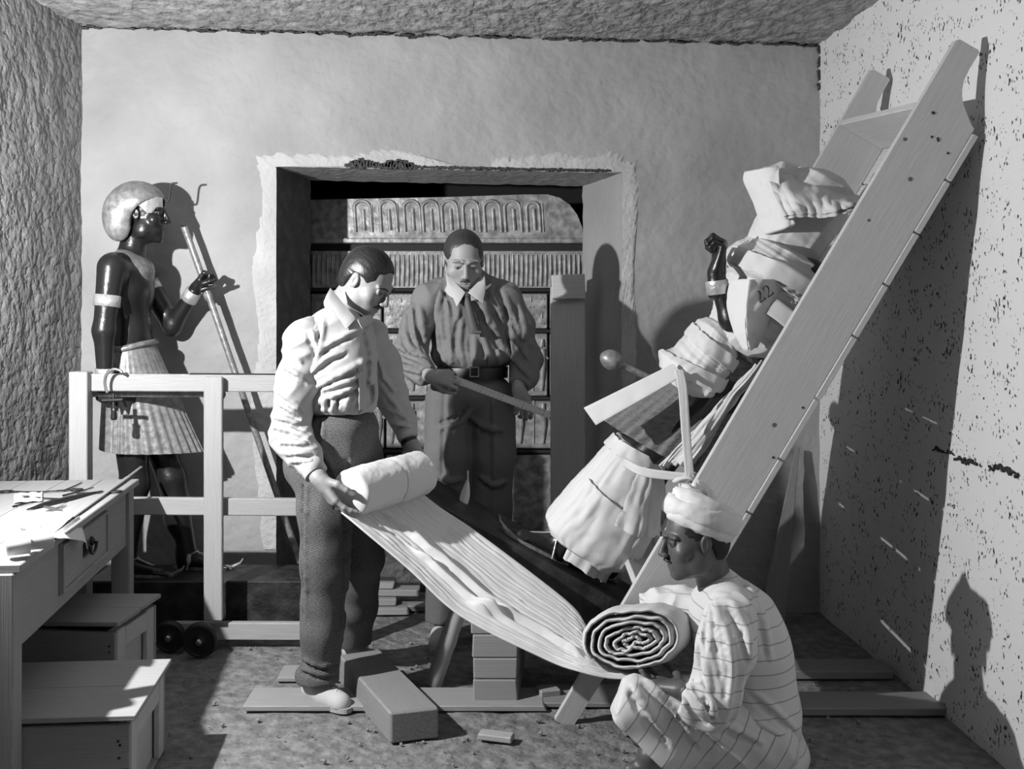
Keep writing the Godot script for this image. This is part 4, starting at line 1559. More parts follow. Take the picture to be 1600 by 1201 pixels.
# a hand: dir = from wrist to fingertips, palm = the way the palm faces, side = +1 / -1 where the thumb lies; curl = bend of each finger in radians per joint
func hand_shape(s: Sdf, w: Vector3, dir: Vector3, palm: Vector3, side: float, curl: Array, thumb := 0.5, sc := 1.0, wrist_from := Vector3.INF) -> void:
	var y := dir.normalized()
	var z := (palm - y * palm.dot(y)).normalized()
	var x := y.cross(z) * side
	var H := func(a: float, b: float, c: float) -> Vector3: return w + (x * a + y * b + z * c) * sc
	if wrist_from != Vector3.INF:
		s.cap(wrist_from, w, 0.032 * sc, 0.024 * sc, 0.02)
	s.cap(w, H.call(0, 0.03, 0), 0.023 * sc, 0.022 * sc, 0.02)
	var kx := [0.030, 0.010, -0.010, -0.028]
	var ky := [0.088, 0.092, 0.088, 0.078]
	var ln := [0.076, 0.084, 0.077, 0.060]
	var rr := [0.0088, 0.0090, 0.0085, 0.0076]
	for i in 4:
		s.cap(H.call(kx[i] * 0.55, 0.015, 0.0), H.call(kx[i], ky[i], -0.002), 0.0135 * sc, 0.0115 * sc, 0.018)
	for i in 4:
		var p: Vector3 = H.call(kx[i], ky[i], -0.002)
		var a: float = curl[mini(i, curl.size() - 1)] * 0.9
		var seg := [0.46, 0.30, 0.24]
		var r: float = rr[i] * sc
		for j in 3:
			var q: Vector3 = p + (y * cos(a) + z * sin(a) + x * (0.07 - 0.05 * i) * (1.0 if j == 0 else 0.0)) * ln[i] * seg[j] * sc
			s.cap(p, q, r * 1.08, r * 0.93, 0.005)
			r *= 0.93
			p = q
			a += curl[mini(i, curl.size() - 1)] * (1.05 if j == 0 else 0.7)
	var tb: Vector3 = H.call(0.018, 0.022, 0.008)
	var d1 := (x * (0.85 - 0.5 * thumb) + y * 0.7 + z * (0.25 + 0.6 * thumb)).normalized()
	var t1 := tb + d1 * 0.044 * sc
	var d2 := (x * (0.45 - 0.7 * thumb) + y * 0.9 + z * (0.2 + 0.5 * thumb)).normalized()
	var t2 := t1 + d2 * 0.033 * sc
	var d3 := (x * (0.25 - 0.8 * thumb) + y * 0.95 + z * (0.2 + 0.5 * thumb)).normalized()
	s.cap(tb, t1, 0.0150 * sc, 0.0115 * sc, 0.014)
	s.cap(t1, t2, 0.0112 * sc, 0.0098 * sc, 0.005)
	s.cap(t2, t2 + d3 * 0.026 * sc, 0.0098 * sc, 0.0080 * sc, 0.004)

func sdf_into(mb: MB, s: Sdf, cell: float) -> void:
	s.build(cell)
	s.mesh(mb)
	s.f = PackedFloat32Array()

# ------------------------------------------------------------------ the guardian statues; tr: x forward, y up, z to the figure's right
func guardian(o: Node3D, tr: Transform3D, kilt_m: Material, dressed: bool) -> void:
	var B := tr.basis
	var S := func(x: float, y: float, z: float) -> Vector3: return tr * Vector3(x, y, z)
	var b := MB.new()
	var s := Sdf.new()
	s.ell(S.call(-0.022, 1.31, 0), Vector3(0.102, 0.16, 0.160), B, 0.05)
	s.ell(S.call(-0.015, 1.08, 0), Vector3(0.088, 0.16, 0.118), B, 0.06)
	s.ell(S.call(-0.02, 0.92, 0), Vector3(0.112, 0.12, 0.145), B, 0.06)
	s.cap(S.call(-0.035, 1.405, 0.165), S.call(-0.05, 1.405, -0.165), 0.062, 0.062, 0.06)
	s.cap(S.call(0.0, 1.56, 0), S.call(-0.03, 1.40, 0), 0.056, 0.068, 0.03)
	s.chain([S.call(-0.040, 1.395, 0.20), S.call(-0.062, 1.12, 0.225), S.call(-0.068, 0.895, 0.20)], [0.060, 0.046, 0.031], 0.03)
	var wr: Vector3 = S.call(0.240, 1.300, -0.120) if dressed else S.call(0.245, 1.240, -0.160)
	s.chain([S.call(-0.04, 1.395, -0.20), S.call(0.119, 1.130, -0.175), wr], [0.058, 0.043, 0.030], 0.025)
	s.chain([S.call(-0.01, 0.86, 0.08), S.call(0.022, 0.42, 0.07), S.call(-0.015, 0.09, 0.07)], [0.092, 0.062, 0.042], 0.03)
	s.chain([S.call(-0.01, 0.86, -0.08), S.call(0.150, 0.42, -0.06), S.call(0.222, 0.09, -0.06)], [0.092, 0.062, 0.042], 0.03)
	s.ell(S.call(-0.015, 0.29, 0.07), Vector3(0.055, 0.12, 0.052), B, 0.04)
	s.ell(S.call(0.165, 0.29, -0.06), Vector3(0.055, 0.12, 0.052), B, 0.04)
	s.ell(S.call(0.175, 0.43, -0.06), Vector3(0.03, 0.045, 0.04), B, 0.03)
	for q in [[-0.015, 0.07], [0.222, -0.06]]:
		s.cap(S.call(q[0] - 0.015, 0.032, q[1]), S.call(q[0] - 0.015, 0.09, q[1]), 0.034, 0.036, 0.03)
		s.cap(S.call(q[0], 0.05, q[1]), S.call(q[0] + 0.15, 0.022, q[1]), 0.036, 0.022, 0.03)
		for k in 5:
			s.cap(S.call(q[0] + 0.13, 0.02, q[1] + 0.024 - 0.012 * k), S.call(q[0] + 0.195 - 0.008 * k, 0.012, q[1] + 0.028 - 0.014 * k), 0.011, 0.009 - 0.0006 * k, 0.006)
	sdf_into(b, s, 0.009)
	var hb := Basis(-B.z, B.y, B.x)
	s = Sdf.new()
	head_shape(s, S.call(0.034, 1.645, 0), hb, 1.08, 1.0, 0.8)
	s.cap(S.call(0.0, 1.57, 0), S.call(-0.02, 1.43, 0), 0.055, 0.062, 0.03)
	sdf_into(b, s, 0.0042)
	s = Sdf.new()        # hands
	if dressed:
		hand_shape(s, S.call(-0.068, 0.90, 0.20), -B.y, -B.z, 1.0, [1.45], 0.9, 1.0, S.call(-0.066, 0.96, 0.205))
	else:
		hand_shape(s, S.call(-0.068, 0.90, 0.20), -B.y, -B.z, 1.0, [1.45], 0.9, 1.0, S.call(-0.066, 0.96, 0.205))
	sdf_into(b, s, 0.0035)
	s = Sdf.new()
	if dressed:
		hand_shape(s, S.call(0.245, 1.310, -0.118), (B.x * 0.62 + B.y * 0.75), (B.z * 0.25 - B.y * 0.3 + B.x * 0.8), -1.0, [1.35, 1.4, 1.4, 1.4], 0.75, 1.0, S.call(0.20, 1.244, -0.138))
	else:
		hand_shape(s, S.call(0.250, 1.250, -0.160), (B.x * 0.30 + B.y * 0.95), (B.x * 0.95 - B.y * 0.3 + B.z * 0.25), -1.0, [1.3, 1.3, 1.35, 1.35], -0.15, 1.2, S.call(0.215, 1.195, -0.165))
	sdf_into(b, s, 0.0035)
	part(o, "body", b, M.resin_black)
	# kilt: wraps the hips, with a stiff pointed apron in front
	var rows := []
	for j in 17:
		var t := j / 16.0
		var row := PackedVector3Array()
		var y := lerpf(1.035, 0.57, t)
		for k in 320:
			var a := TAU * k / 320.0
			var cx := cos(a)
			var sz := sin(a)
			var fr := lerpf(0.095, 0.325, t) if cx > 0 else lerpf(0.100, 0.140, sqrt(t))
			var x := fr * (pow(cx, 1.15) if cx > 0 else cx)
			var z := lerpf(0.130, 0.172, sqrt(t)) * signf(sz) * pow(absf(sz), lerpf(1.0, 1.5, t) if cx > 0 else 0.9)
			var pl := 0.007 * sin(a * 40.0) * (t if cx > -0.3 else 0.0) * (1.0 if absf(sz) > 0.03 else 0.0)
			row.append(S.call(x * (1.0 + pl * 3.0) - 0.012, y + (0.03 * maxf(cx, 0.0) * (1.0 - t)) - 0.012 * cx * t, z * (1.0 + pl * 3.0)))
		rows.append(row)
	# turn the hem in so that it has thickness
	var inn := PackedVector3Array()
	for p in rows[-1]:
		inn.append(p + (S.call(0.02, 0.59, 0) - p) * 0.10)
	var inn2 := PackedVector3Array()
	for p in rows[-1]:
		inn2.append(p + (S.call(0.02, 0.75, 0) - p) * 0.45)
	rows.append(rows[-1])
	rows.append(inn)
	rows.append(inn)
	rows.append(inn2)
	b = MB.new()
	b.surf(rows, true, true)
	var kilt := part(o, "kilt", b, kilt_m)
	# belt
	b = MB.new()
	var pts := []
	for k in 41:
		var a := TAU * k / 40.0
		pts.append(S.call(0.100 * cos(a) - 0.012, 1.035 + 0.028 * maxf(cos(a), 0.0), 0.135 * sin(a)))
	b.tube(pts, [0.014], 8, false)
	part(kilt, "belt", b, kilt_m)
	# plinth and sandals
	b = MB.new()
	var c := []
	for i in 8:
		c.append(S.call(0.80 if i & 1 else -0.17, 0.0 if i & 2 else -0.255, 0.15 if i & 4 else -0.15))
	b.hexa(c, 0.006)
	part(o, "plinth", b, M.plinth_black)
	for q in [[-0.015, 0.07], [0.222, -0.06]]:
		b = MB.new()
		var poly := PackedVector2Array()
		for k in 28:
			var a := TAU * k / 28.0
			poly.append(Vector2(q[0] + 0.075 + 0.142 * cos(a), (0.034 + 0.012 * cos(a)) * sin(a)))
		b.prism(poly, Transform3D(Basis(B.x, B.z, -B.y), S.call(0, 0.014, q[1])), 0.012)
		b.tube([S.call(q[0] + 0.215, 0.012, q[1]), S.call(q[0] + 0.25, 0.03, q[1]), S.call(q[0] + 0.262, 0.05, q[1])], [0.010, 0.007, 0.003], 7)
		var sd := part(o, "sandal", b, M.gilding)
		b = MB.new()
		b.tube([S.call(q[0] + 0.125, 0.048, q[1]), S.call(q[0] + 0.05, 0.085, q[1] + 0.01), S.call(q[0] + 0.03, 0.08, q[1] + 0.04), S.call(q[0] + 0.01, 0.01, q[1] + 0.045)], [0.004], 7)
		b.tube([S.call(q[0] + 0.05, 0.085, q[1] - 0.01), S.call(q[0] + 0.03, 0.08, q[1] - 0.04), S.call(q[0] + 0.01, 0.01, q[1] - 0.045)], [0.004], 7)
		b.lathe(Transform3D(B, S.call(q[0] + 0.02, 0.055, q[1] + 0.046)), [[0.0, -0.03], [0.008, -0.02], [0.012, 0.0], [0.008, 0.02], [0.0, 0.03]], 10)
		part(sd, "thong", b, M.gilding_bright, "gilded thong")
	# bracelets
	var band := func(called: String, p0: Vector3, p1: Vector3, r: float) -> void:
		var m := MB.new()
		m.tube([p0, p0, p1, p1], [r - 0.004, r, r, r - 0.004], 28)
		part(o, called, m, M.gilding_bright)
	if dressed:
		band.call("bracelet", S.call(0.208, 1.256, -0.135), S.call(0.238, 1.298, -0.121), 0.039)
	else:
		band.call("bracelet", S.call(0.206, 1.186, -0.164), S.call(0.236, 1.226, -0.161), 0.041)
	band.call("bracelet", S.call(-0.068, 0.905, 0.20), S.call(-0.067, 0.955, 0.205), 0.039)
	if not dressed:
		return
	band.call("armlet", S.call(-0.054, 1.225, 0.216), S.call(-0.050, 1.275, 0.212), 0.058)
	band.call("armlet", S.call(0.02, 1.295, -0.19), S.call(-0.005, 1.335, -0.193), 0.056)
	# broad collar and breast plate
	b = MB.new()
	s = Sdf.new()
	s.ell(S.call(-0.012, 1.425, 0), Vector3(0.088, 0.058, 0.150), B * Basis(Vector3(0, 0, 1), -0.55), 0.03)
	s.ell(S.call(0.035, 1.365, 0), Vector3(0.046, 0.075, 0.095), B * Basis(Vector3(0, 0, 1), -0.12), 0.03)
	s.sub(S.call(0.012, 1.50, 0), Vector3(0.05, 0.05, 0.05), B, 0.02)
	sdf_into(b, s, 0.007)
	part(o, "broad_collar", b, M.gilding, "flaking gilded collar")
	# bag headdress
	b = MB.new()
	s = Sdf.new()
	s.ell(S.call(0.010, 1.700, 0), Vector3(0.126, 0.104, 0.122), B, 0.03)
	s.ell(S.call(-0.060, 1.640, 0), Vector3(0.070, 0.108, 0.110), B, 0.04)
	s.ell(S.call(-0.050, 1.632, 0.080), Vector3(0.070, 0.112, 0.050), B, 0.03)
	s.ell(S.call(-0.050, 1.632, -0.080), Vector3(0.070, 0.112, 0.050), B, 0.03)
	s.sub(S.call(0.115, 1.605, 0), Vector3(0.118, 0.118, 0.20), B, 0.012)
	s.sub(S.call(0.03, 1.55, 0), Vector3(0.055, 0.06, 0.09), B, 0.012)
	sdf_into(b, s, 0.007)
	var kh := part(o, "headdress", b, M.gilding, "gilded bag headdress")
	b = MB.new()
	for k in [-1.0, 1.0]:
		var rws := []
		for i in 9:
			var row := PackedVector3Array()
			for j in 5:
				var a := lerpf(0.25, 1.75, i / 8.0)
				var yy := lerpf(1.665, 1.725, j / 4.0) + (0.02 * sin(i * 1.3) if j == 0 else 0.0)
				row.append(S.call(0.018 + 0.118 * cos(a), yy, k * 0.098 * sin(a)))
			rws.append(row)
		b.sheet(rws, 0.006)
	part(kh, "brow_band", b, M.gilding_bright, "bright gilded brow band")
	b = MB.new()
	b.tube(spline([S.call(0.128, 1.715, 0), S.call(0.150, 1.710, 0), S.call(0.158, 1.735, 0), S.call(0.163, 1.775, 0), S.call(0.172, 1.792, 0), S.call(0.195, 1.795, 0)], 20), [0.005, 0.005, 0.005, 0.0045], 8)
	part(kh, "cobra", b, M.iron)
	b = MB.new()
	for k in [-1.0, 1.0]:
		b.tube([S.call(0.122, 1.656, 0.018 * k), S.call(0.124, 1.659, 0.034 * k), S.call(0.112, 1.655, 0.052 * k), S.call(0.095, 1.653, 0.064 * k)], [0.003, 0.0035, 0.0035, 0.002], 6)
		b.tube([S.call(0.134, 1.680, 0.014 * k), S.call(0.128, 1.684, 0.036 * k), S.call(0.108, 1.678, 0.058 * k)], [0.003, 0.0035, 0.002], 6)
	part(o, "eye_rim", b, M.gilding, "gilded eye and brow lines")

func guardian_standing() -> void:
	var tr := Transform3D(Basis(), Vector3(-1.56, 0.258, -4.72))
	var o := thing("guardian_statue", "life-size black and gilded statue standing on a plinth by the left wall", "statue", Vector3(-1.4, 0, -4.75))
	guardian(o, tr, M.gilding, true)
	# staff in the far hand
	var st := thing("staff", "long gilded staff slanting through the standing statue's raised fist", "staff", P(468, 880, 4.86))
	var a := P(287, 352, 4.885)
	var c := P(318, 438, 4.872)
	var e := P(469, 878, 4.86)
	var b := MB.new()
	b.tube([a, a, c, e, e], [0.010, 0.016, 0.016, 0.015, 0.010], 14)
	part(st, "shaft", b, M.gilding)
	b = MB.new()
	var ax := (a - e).normalized()
	var pos := a.lerp(e, 0.19)
	var bx := ax.cross(Vector3.FORWARD).normalized()
	var tb := Basis(bx, ax, bx.cross(ax))
	b.lathe(Transform3D(tb, pos), [[0.0, -0.006], [0.050, -0.006], [0.056, 0.0], [0.050, 0.006], [0.0, 0.006]], 26)
	b.lathe(Transform3D(tb, pos - ax * 0.03), [[0.012, -0.03], [0.020, -0.02], [0.022, 0.0], [0.020, 0.024]], 18)
	part(st, "hand_guard", b, M.gilding)
	# mace in the near fist
	mace(tr, "mace", "gilded mace held level in the standing statue's lowered fist", 0.42, 0.84, -0.16)

func mace(tr: Transform3D, called: String, words: String, x1: float, y: float, x0: float, tilt := 0.0) -> void:
	var a := tr * Vector3(x0, y, 0.205)
	var e := tr * Vector3(x1, y + tilt, 0.205)
	var o := thing(called, words, "mace", (a + e) / 2)
	var b := MB.new()
	b.tube([a, a, e], [0.008, 0.014, 0.014], 12)
	part(o, "shaft", b, M.gilding)
	var ax := (e - a).normalized()
	var bx := ax.cross(Vector3(0.3, 0.2, 1)).normalized()
	b = MB.new()
	var prof := []
	for k in 13:
		var t := PI * k / 12.0
		prof.append([0.041 * sin(t) * (1.0 + 0.1 * cos(t)), -0.047 * cos(t)])
	b.lathe(Transform3D(Basis(bx, ax, bx.cross(ax)), e), prof, 24)
	part(o, "mace_head", b, M.gilding)

# ------------------------------------------------------------------ the carrying tray and what is strapped in it
var TO := Vector3.ZERO
var TU := Vector3.UP
var TV := Vector3.LEFT
var TW := Vector3.FORWARD

func tray_frame() -> void:
	TO = P(867, 1125, 3.65)
	var top := P(1489, 72, 3.40)
	TU = (top - TO).normalized()
	var w := Vector3(-0.02, 0.04, -1)
	TW = (w - TU * w.dot(TU)).normalized()
	TV = TU.cross(TW)

func T(u: float, v: float, w: float) -> Vector3:
	return TO + TU * u + TV * v + TW * w

func carrying_tray() -> void:
	tray_frame()
	var o := thing("carrying_tray", "long wooden carrying tray with handled side boards leaning on the right wall", "tray", TO * Vector3(1, 0, 1))
	var poly := PackedVector2Array()
	for q in [[0.0, 0.0], [0.0, -0.068], [0.30, -0.076], [0.40, -0.088], [0.455, -0.118], [0.49, -0.16], [0.505, -0.205], [2.490, -0.205], [2.500, -0.186], [2.522, -0.156], [2.546, -0.126], [2.575, -0.104], [2.61, -0.091], [2.65, -0.087], [2.712, -0.088], [2.718, -0.080], [2.718, -0.008], [2.710, 0.0]]:
		poly.append(Vector2(q[0], q[1]))
	var pb := Basis(TU, TV, TU.cross(TV))
	for w in [0.030, 0.790]:
		var b := MB.new()
		b.prism(poly, Transform3D(pb, T(0, 0, w)), 0.030, uvr())
		part(o, "side_board", b, M.tray_wood)
	# crosswise end boards
	for u in [2.46, 0.56]:
		var b := MB.new()
		b.hexa([T(u, -0.2, 0.032), T(u + 0.025, -0.2, 0.032), T(u, 0.0, 0.032), T(u + 0.025, 0.0, 0.032), T(u, -0.2, 0.758), T(u + 0.025, -0.2, 0.758), T(u, 0.0, 0.758), T(u + 0.025, 0.0, 0.758)], 0.003, uvr())
		part(o, "end_board", b, M.tray_wood)
	# the planks of the bottom, nailed on crosswise with narrow gaps
	var us := [0.51, 0.75, 0.99, 1.206, 1.45, 1.697, 1.90, 2.10, 2.30, 2.478]
	for k in us.size() - 1:
		var u0: float = us[k] + 0.003
		var u1: float = us[k + 1] - 0.003
		var b := MB.new()
		var c := []
		for i in 8:
			c.append(T(u1 if i & 1 else u0, -0.207 if i & 2 else -0.229, 0.795 if i & 4 else -0.006))
		b.hexa(c, 0.003, uvr())
		part(o, "bottom_plank", b, M.tray_wood)
	# knots and nail heads on the near side board
	var b: MB
	for q in [[2.47, -0.055], [2.47, -0.060], [2.40, -0.095], [2.405, -0.115], [2.40, -0.12], [2.38, -0.17], [1.4, -0.19], [1.2, -0.19], [0.9, -0.19]]:
		b = MB.new()
		b.lathe(Transform3D(Basis(TU, -TW, TV), T(q[0], q[1], -0.0005)), [[0.0, 0.002], [0.004, 0.0015], [0.0045, 0.0]], 8)
		part(o, "nail_head", b, M.nail)
	for q in [[2.245, -0.105, 0.007], [2.06, -0.055, 0.005], [2.35, -0.02, 0.006], [1.30, -0.135, 0.007]]:
		b = MB.new()
		b.lathe(Transform3D(Basis(TU, -TW, TV), T(q[0], q[1], -0.0005)), [[0.0, 0.0008], [q[2], 0.0006], [q[2] * 1.1, 0.0]], 14)
		part(o, "knot", b, M.knot, "dark knot")

func ribbon(pts: Array, wide: Vector3, w: float, th := 0.004, steps := 24, wav := 0.0) -> MB:
	var b := MB.new()
	var c := spline(pts, steps)
	var rows := []
	for i in c.size():
		var d: Vector3 = (c[mini(i + 1, c.size() - 1)] - c[maxi(i - 1, 0)]).normalized()
		var x := (wide - d * wide.dot(d)).normalized()
		var nn := d.cross(x)
		var row := PackedVector3Array()
		for k in 7:
			var u := k / 6.0 - 0.5
			row.append(c[i] + x * u * w + nn * wav * sin(u * 14.0 + i * 0.3))
		rows.append(row)
	b.sheet(rows, th)
	return b

func strapped_guardian() -> void:
	var tr := Transform3D(Basis(TV, TU, TW), T(0.42, 0.0, 0.40))
	var o := thing("guardian_statue", "black guardian statue with one raised fist, wrapped in linen and strapped into the tilted tray", "statue", tr.origin)
	guardian(o, tr, M.kilt_wood, false)
	mace(tr, "mace", "gilded round mace head on its shaft jutting left past the wooden kilt", 0.36, 0.79, -0.14, -0.03)
	var fold := noise(1.0, 301, 2)
	var q := noise(5.0, 303, 3)
	var wc := 0.40
	# a wrapping: rings [u, v back, v front, half width] along the body; long = how the folds run, bands = windings across
	var ring_at := func(st: Array, u: float, a: float, off: float, long: float, bands: float, amp: float) -> Vector3:
		var i := 0
		while i < st.size() - 2 and u > st[i + 1][0]:
			i += 1
		var t := clampf((u - st[i][0]) / (st[i + 1][0] - st[i][0]), 0.0, 1.0)
		t = lerpf(t, t * t * (3.0 - 2.0 * t), 0.4)
		var v0 := lerpf(st[i][1], st[i + 1][1], t)
		var v1 := lerpf(st[i][2], st[i + 1][2], t)
		var hw := lerpf(st[i][3], st[i + 1][3], t)
		var c := cos(a)
		var sn := sin(a)
		var e := 0.78
		var r := 1.0 + amp * (fold.get_noise_2d(a * 2.2, u * long) * 1.2 + 0.5 * fold.get_noise_2d(a * 5.0 + 7.0, u * long * 1.7)) + amp * 0.8 * bands * fold.get_noise_2d(u * 38.0 + a * 0.8, 3.0)
		var rv := (v1 - v0) * 0.5 * r + off
		return T(u, (v0 + v1) * 0.5 + rv * signf(c) * pow(absf(c), e), wc - (hw * r + off) * signf(sn) * pow(absf(sn), e))
	var wrap := func(called: String, words: String, st: Array, long: float, bands: float, amp: float) -> Node3D:
		var rows := []
		var n := 70
		var u0: float = st[0][0]
		var u1: float = st[-1][0]
		for i in n + 1:
			var row := PackedVector3Array()
			var u := lerpf(u0, u1, float(i) / n)
			for k in 120:
				row.append(ring_at.call(st, u, TAU * k / 120.0, 0.0, long, bands, amp))
			rows.append(row)
		for e in 2:      # close the ends softly
			var ctr := Vector3.ZERO
			var src: PackedVector3Array = rows[-1 if e == 0 else 0]
			for p in src:
				ctr += p / src.size()
			for k in [0.85, 0.4, 0.05]:
				var row := PackedVector3Array()
				for p in src:
					row.append(ctr + (p - ctr) * k + TU * (0.012 if e == 0 else 0.02) * (1.0 - k))
				if e == 0:
					rows.append(row)
				else:
					rows.push_front(row)
		var b := MB.new()
		b.surf(rows, true, true)
		var t := thing(called, words, "cloth", T((u0 + u1) / 2, 0.1, wc))
		part(t, "wound_linen", b, M.linen)
		return t
	var flap := func(t: Node3D, called: String, st: Array, ua: float, ub: float, aa: float, ab: float, off: float, long: float, amp: float, skew := 0.0) -> void:
		var rows := []
		for i in 25:
			var row := PackedVector3Array()
			for k in 41:
				var a := lerpf(aa, ab, k / 40.0)
				var u := lerpf(ua, ub, i / 24.0) + skew * (k / 40.0 - 0.5) + 0.006 * fold.get_noise_2d(a * 3.0, 2.0 + i * 0.02)
				row.append(ring_at.call(st, u, a + 0.03 * fold.get_noise_2d(u * 12.0, 9.0), off + 0.006 * fold.get_noise_2d(a * 2.0 + 3.0, u * 9.0), long, 0.0, amp))
			rows.append(row)
		var b := MB.new()
		b.sheet(rows, 0.006)
		part(t, called, b, M.linen)
	# legs: a skirt of cloth, wider at the foot, with flaps over it
	var legs := [[0.50, -0.02, 0.280, 0.15], [0.535, -0.08, 0.312, 0.165], [0.69, -0.075, 0.285, 0.175], [0.84, -0.02, 0.255, 0.15], [0.955, 0.04, 0.225, 0.12]]
	var lw: Node3D = wrap.call("leg_wrapping", "white linen bundle wrapped round the strapped statue's legs above the plinth", legs, 2.2, 0.15, 0.05)
	flap.call(lw, "front_flap", legs, 0.510, 0.745, 0.45, 2.2, 0.012, 2.2, 0.05, -0.05)
	flap.call(lw, "upper_flap", legs, 0.69, 0.93, 1.55, 2.9, 0.012, 3.0, 0.06, 0.03)
	flap.call(lw, "lower_flap", legs, 0.45, 0.56, 1.1, 2.7, -0.012, 2.0, 0.06, -0.02)
	flap.call(lw, "winding", legs, 0.905, 0.955, -0.4, 3.0, 0.012, 2.0, 0.02, 0.02)
	# waist
	var waist := [[1.23, 0.02, 0.17, 0.13], [1.265, -0.01, 0.205, 0.185], [1.31, -0.01, 0.228, 0.195], [1.35, -0.01, 0.20, 0.185], [1.42, -0.01, 0.185, 0.17], [1.49, 0.01, 0.175, 0.15], [1.515, 0.05, 0.15, 0.12]]
	var ww: Node3D = wrap.call("waist_wrapping", "white linen wound round the strapped statue's waist above the kilt", waist, 3.0, 1.0, 0.035)
	flap.call(ww, "winding", waist, 1.275, 1.335, -0.6, 2.6, 0.008, 3.0, 0.03, 0.04)
	flap.call(ww, "winding", waist, 1.40, 1.45, -0.6, 2.6, 0.006, 3.0, 0.03, -0.05)
	var quad := func(c: Array, n: int, m: int, amp: float, bulge: Vector3) -> Array:
		var rows := []
		for i in n + 1:
			var row := PackedVector3Array()
			for j in m + 1:
				var u := float(i) / n
				var v := float(j) / m
				var p: Vector3 = c[0].lerp(c[1], v).lerp(c[3].lerp(c[2], v), u)
				p += bulge * 4.0 * u * (1.0 - u) + TW * amp * q.get_noise_3d(p.x * 2.0, p.y * 2.0, p.z)
				row.append(p)
			rows.append(row)
		return rows
	# a cloth laid between four edge lines: top and bottom (splines), bulging
	var drape := func(top: Array, mid: Array, low: Array, n: int, m: int, amp: float, sx: float, sy: float) -> Array:
		var a := spline(top, m)
		var h := spline(mid, m)
		var c := spline(low, m)
		var rows := []
		for i in n + 1:
			var u := float(i) / n
			var row := PackedVector3Array()
			for j in m + 1:
				var p: Vector3 = a[j] * ((1.0 - u) * (1.0 - 2.0 * u)) + h[j] * (4.0 * u * (1.0 - u)) + c[j] * (u * (2.0 * u - 1.0))
				p -= TW * amp * (fold.get_noise_2d(j * sx / m, u * sy) + 0.4 * fold.get_noise_2d(j * sx * 2.3 / m + 5.0, u * sy * 2.0))
				row.append(p)
			rows.append(row)
		return rows
	# linen band along the front edge of the kilt
	var b := MB.new()
	b.sheet(quad.call([P(1052, 568, 3.74), P(1068, 586, 3.70), P(931, 664, 3.70), P(912, 637, 3.74)], 20, 6, 0.004, -TW * 0.004), 0.004)
	part(ww, "apron_band", b, M.linen, "linen band along the kilt's front edge")
	# chest bundle: a folded cloth with a lit left face and the number on its shaded face
	var chest := [[1.46, -0.06, 0.11, 0.15], [1.51, -0.12, 0.13, 0.215], [1.60, -0.17, 0.15, 0.262], [1.72, -0.17, 0.16, 0.268], [1.77, -0.06, 0.12, 0.18]]
	var cw: Node3D = wrap.call("chest_wrapping", "numbered linen bundle over the strapped statue's chest behind the raised arm", chest, 4.0, 0.5, 0.05)
	b = MB.new()
	b.sheet(drape.call([P(1141, 438, 3.69), P(1136, 475, 3.69), P(1146, 515, 3.67), P(1162, 546, 3.64)], [P(1160, 436, 3.64), P(1155, 475, 3.635), P(1156, 515, 3.63), P(1166, 547, 3.62)], [P(1172, 437, 3.585), P(1167, 480, 3.58), P(1166, 515, 3.585), P(1170, 546, 3.60)], 10, 24, 0.008, 3.0, 1.5), 0.006)
	part(cw, "lit_fold", b, M.linen)
	b = MB.new()
	b.sheet(drape.call([P(1171, 437, 3.585), P(1166, 480, 3.58), P(1166, 515, 3.585), P(1171, 547, 3.60)], [P(1198, 436, 3.60), P(1190, 480, 3.60), P(1182, 515, 3.605), P(1177, 545, 3.61)], [P(1225, 437, 3.63), P(1212, 480, 3.64), P(1198, 512, 3.63), P(1183, 543, 3.62)], 14, 24, 0.010, 2.5, 1.2), 0.006)
	part(cw, "numbered_fold", b, M.linen)
	b = ribbon([P(1205, 478, 3.60), P(1222, 490, 3.592), P(1246, 510, 3.585)], TU, 0.062, 0.006)
	part(cw, "strap", b, M.linen)
	var tm := TextMesh.new()
	tm.text = "22"
	tm.font_size = 30
	tm.pixel_size = 0.0019
	tm.depth = 0.004
	var f := SystemFont.new()
	f.font_names = PackedStringArray(["Droid Serif"])
	tm.font = f
	var num := MeshInstance3D.new()
	num.name = "painted_number"
	num.mesh = tm
	num.material_override = M.ink
	cw.add_child(num, true)
	num.position = P(1194, 459, 3.585) - origin_of(cw)
	num.basis = Basis(Vector3.UP, -0.22) * Basis(Vector3(0, 0, 1), 0.60)
	num.set_meta("label", "the number 22 in dark ink")
	# shoulders and neck
	var sho := [[1.70, -0.05, 0.15, 0.18], [1.73, -0.17, 0.205, 0.272], [1.80, -0.18, 0.20, 0.275], [1.86, -0.15, 0.165, 0.23], [1.88, -0.06, 0.13, 0.14]]
	var sw: Node3D = wrap.call("shoulder_wrapping", "linen band wound across the strapped statue's shoulders", sho, 3.0, 0.7, 0.035)
	flap.call(sw, "winding", sho, 1.735, 1.80, -0.5, 2.6, 0.010, 2.0, 0.03, 0.05)
	var neckw := [[1.83, 0.0, 0.12, 0.11], [1.86, -0.07, 0.17, 0.15], [1.95, -0.09, 0.18, 0.16], [2.06, -0.10, 0.185, 0.16], [2.17, -0.08, 0.15, 0.13], [2.20, -0.03, 0.08, 0.08]]
	wrap.call("neck_wrapping", "linen wound round the strapped statue's face and neck", neckw, 2.0, 0.8, 0.022)
	# the folded sheet over the head
	var hd := thing("head_cloth", "thick folded linen sheet draped over the strapped statue's head", "cloth", P(1250, 310, 3.85))
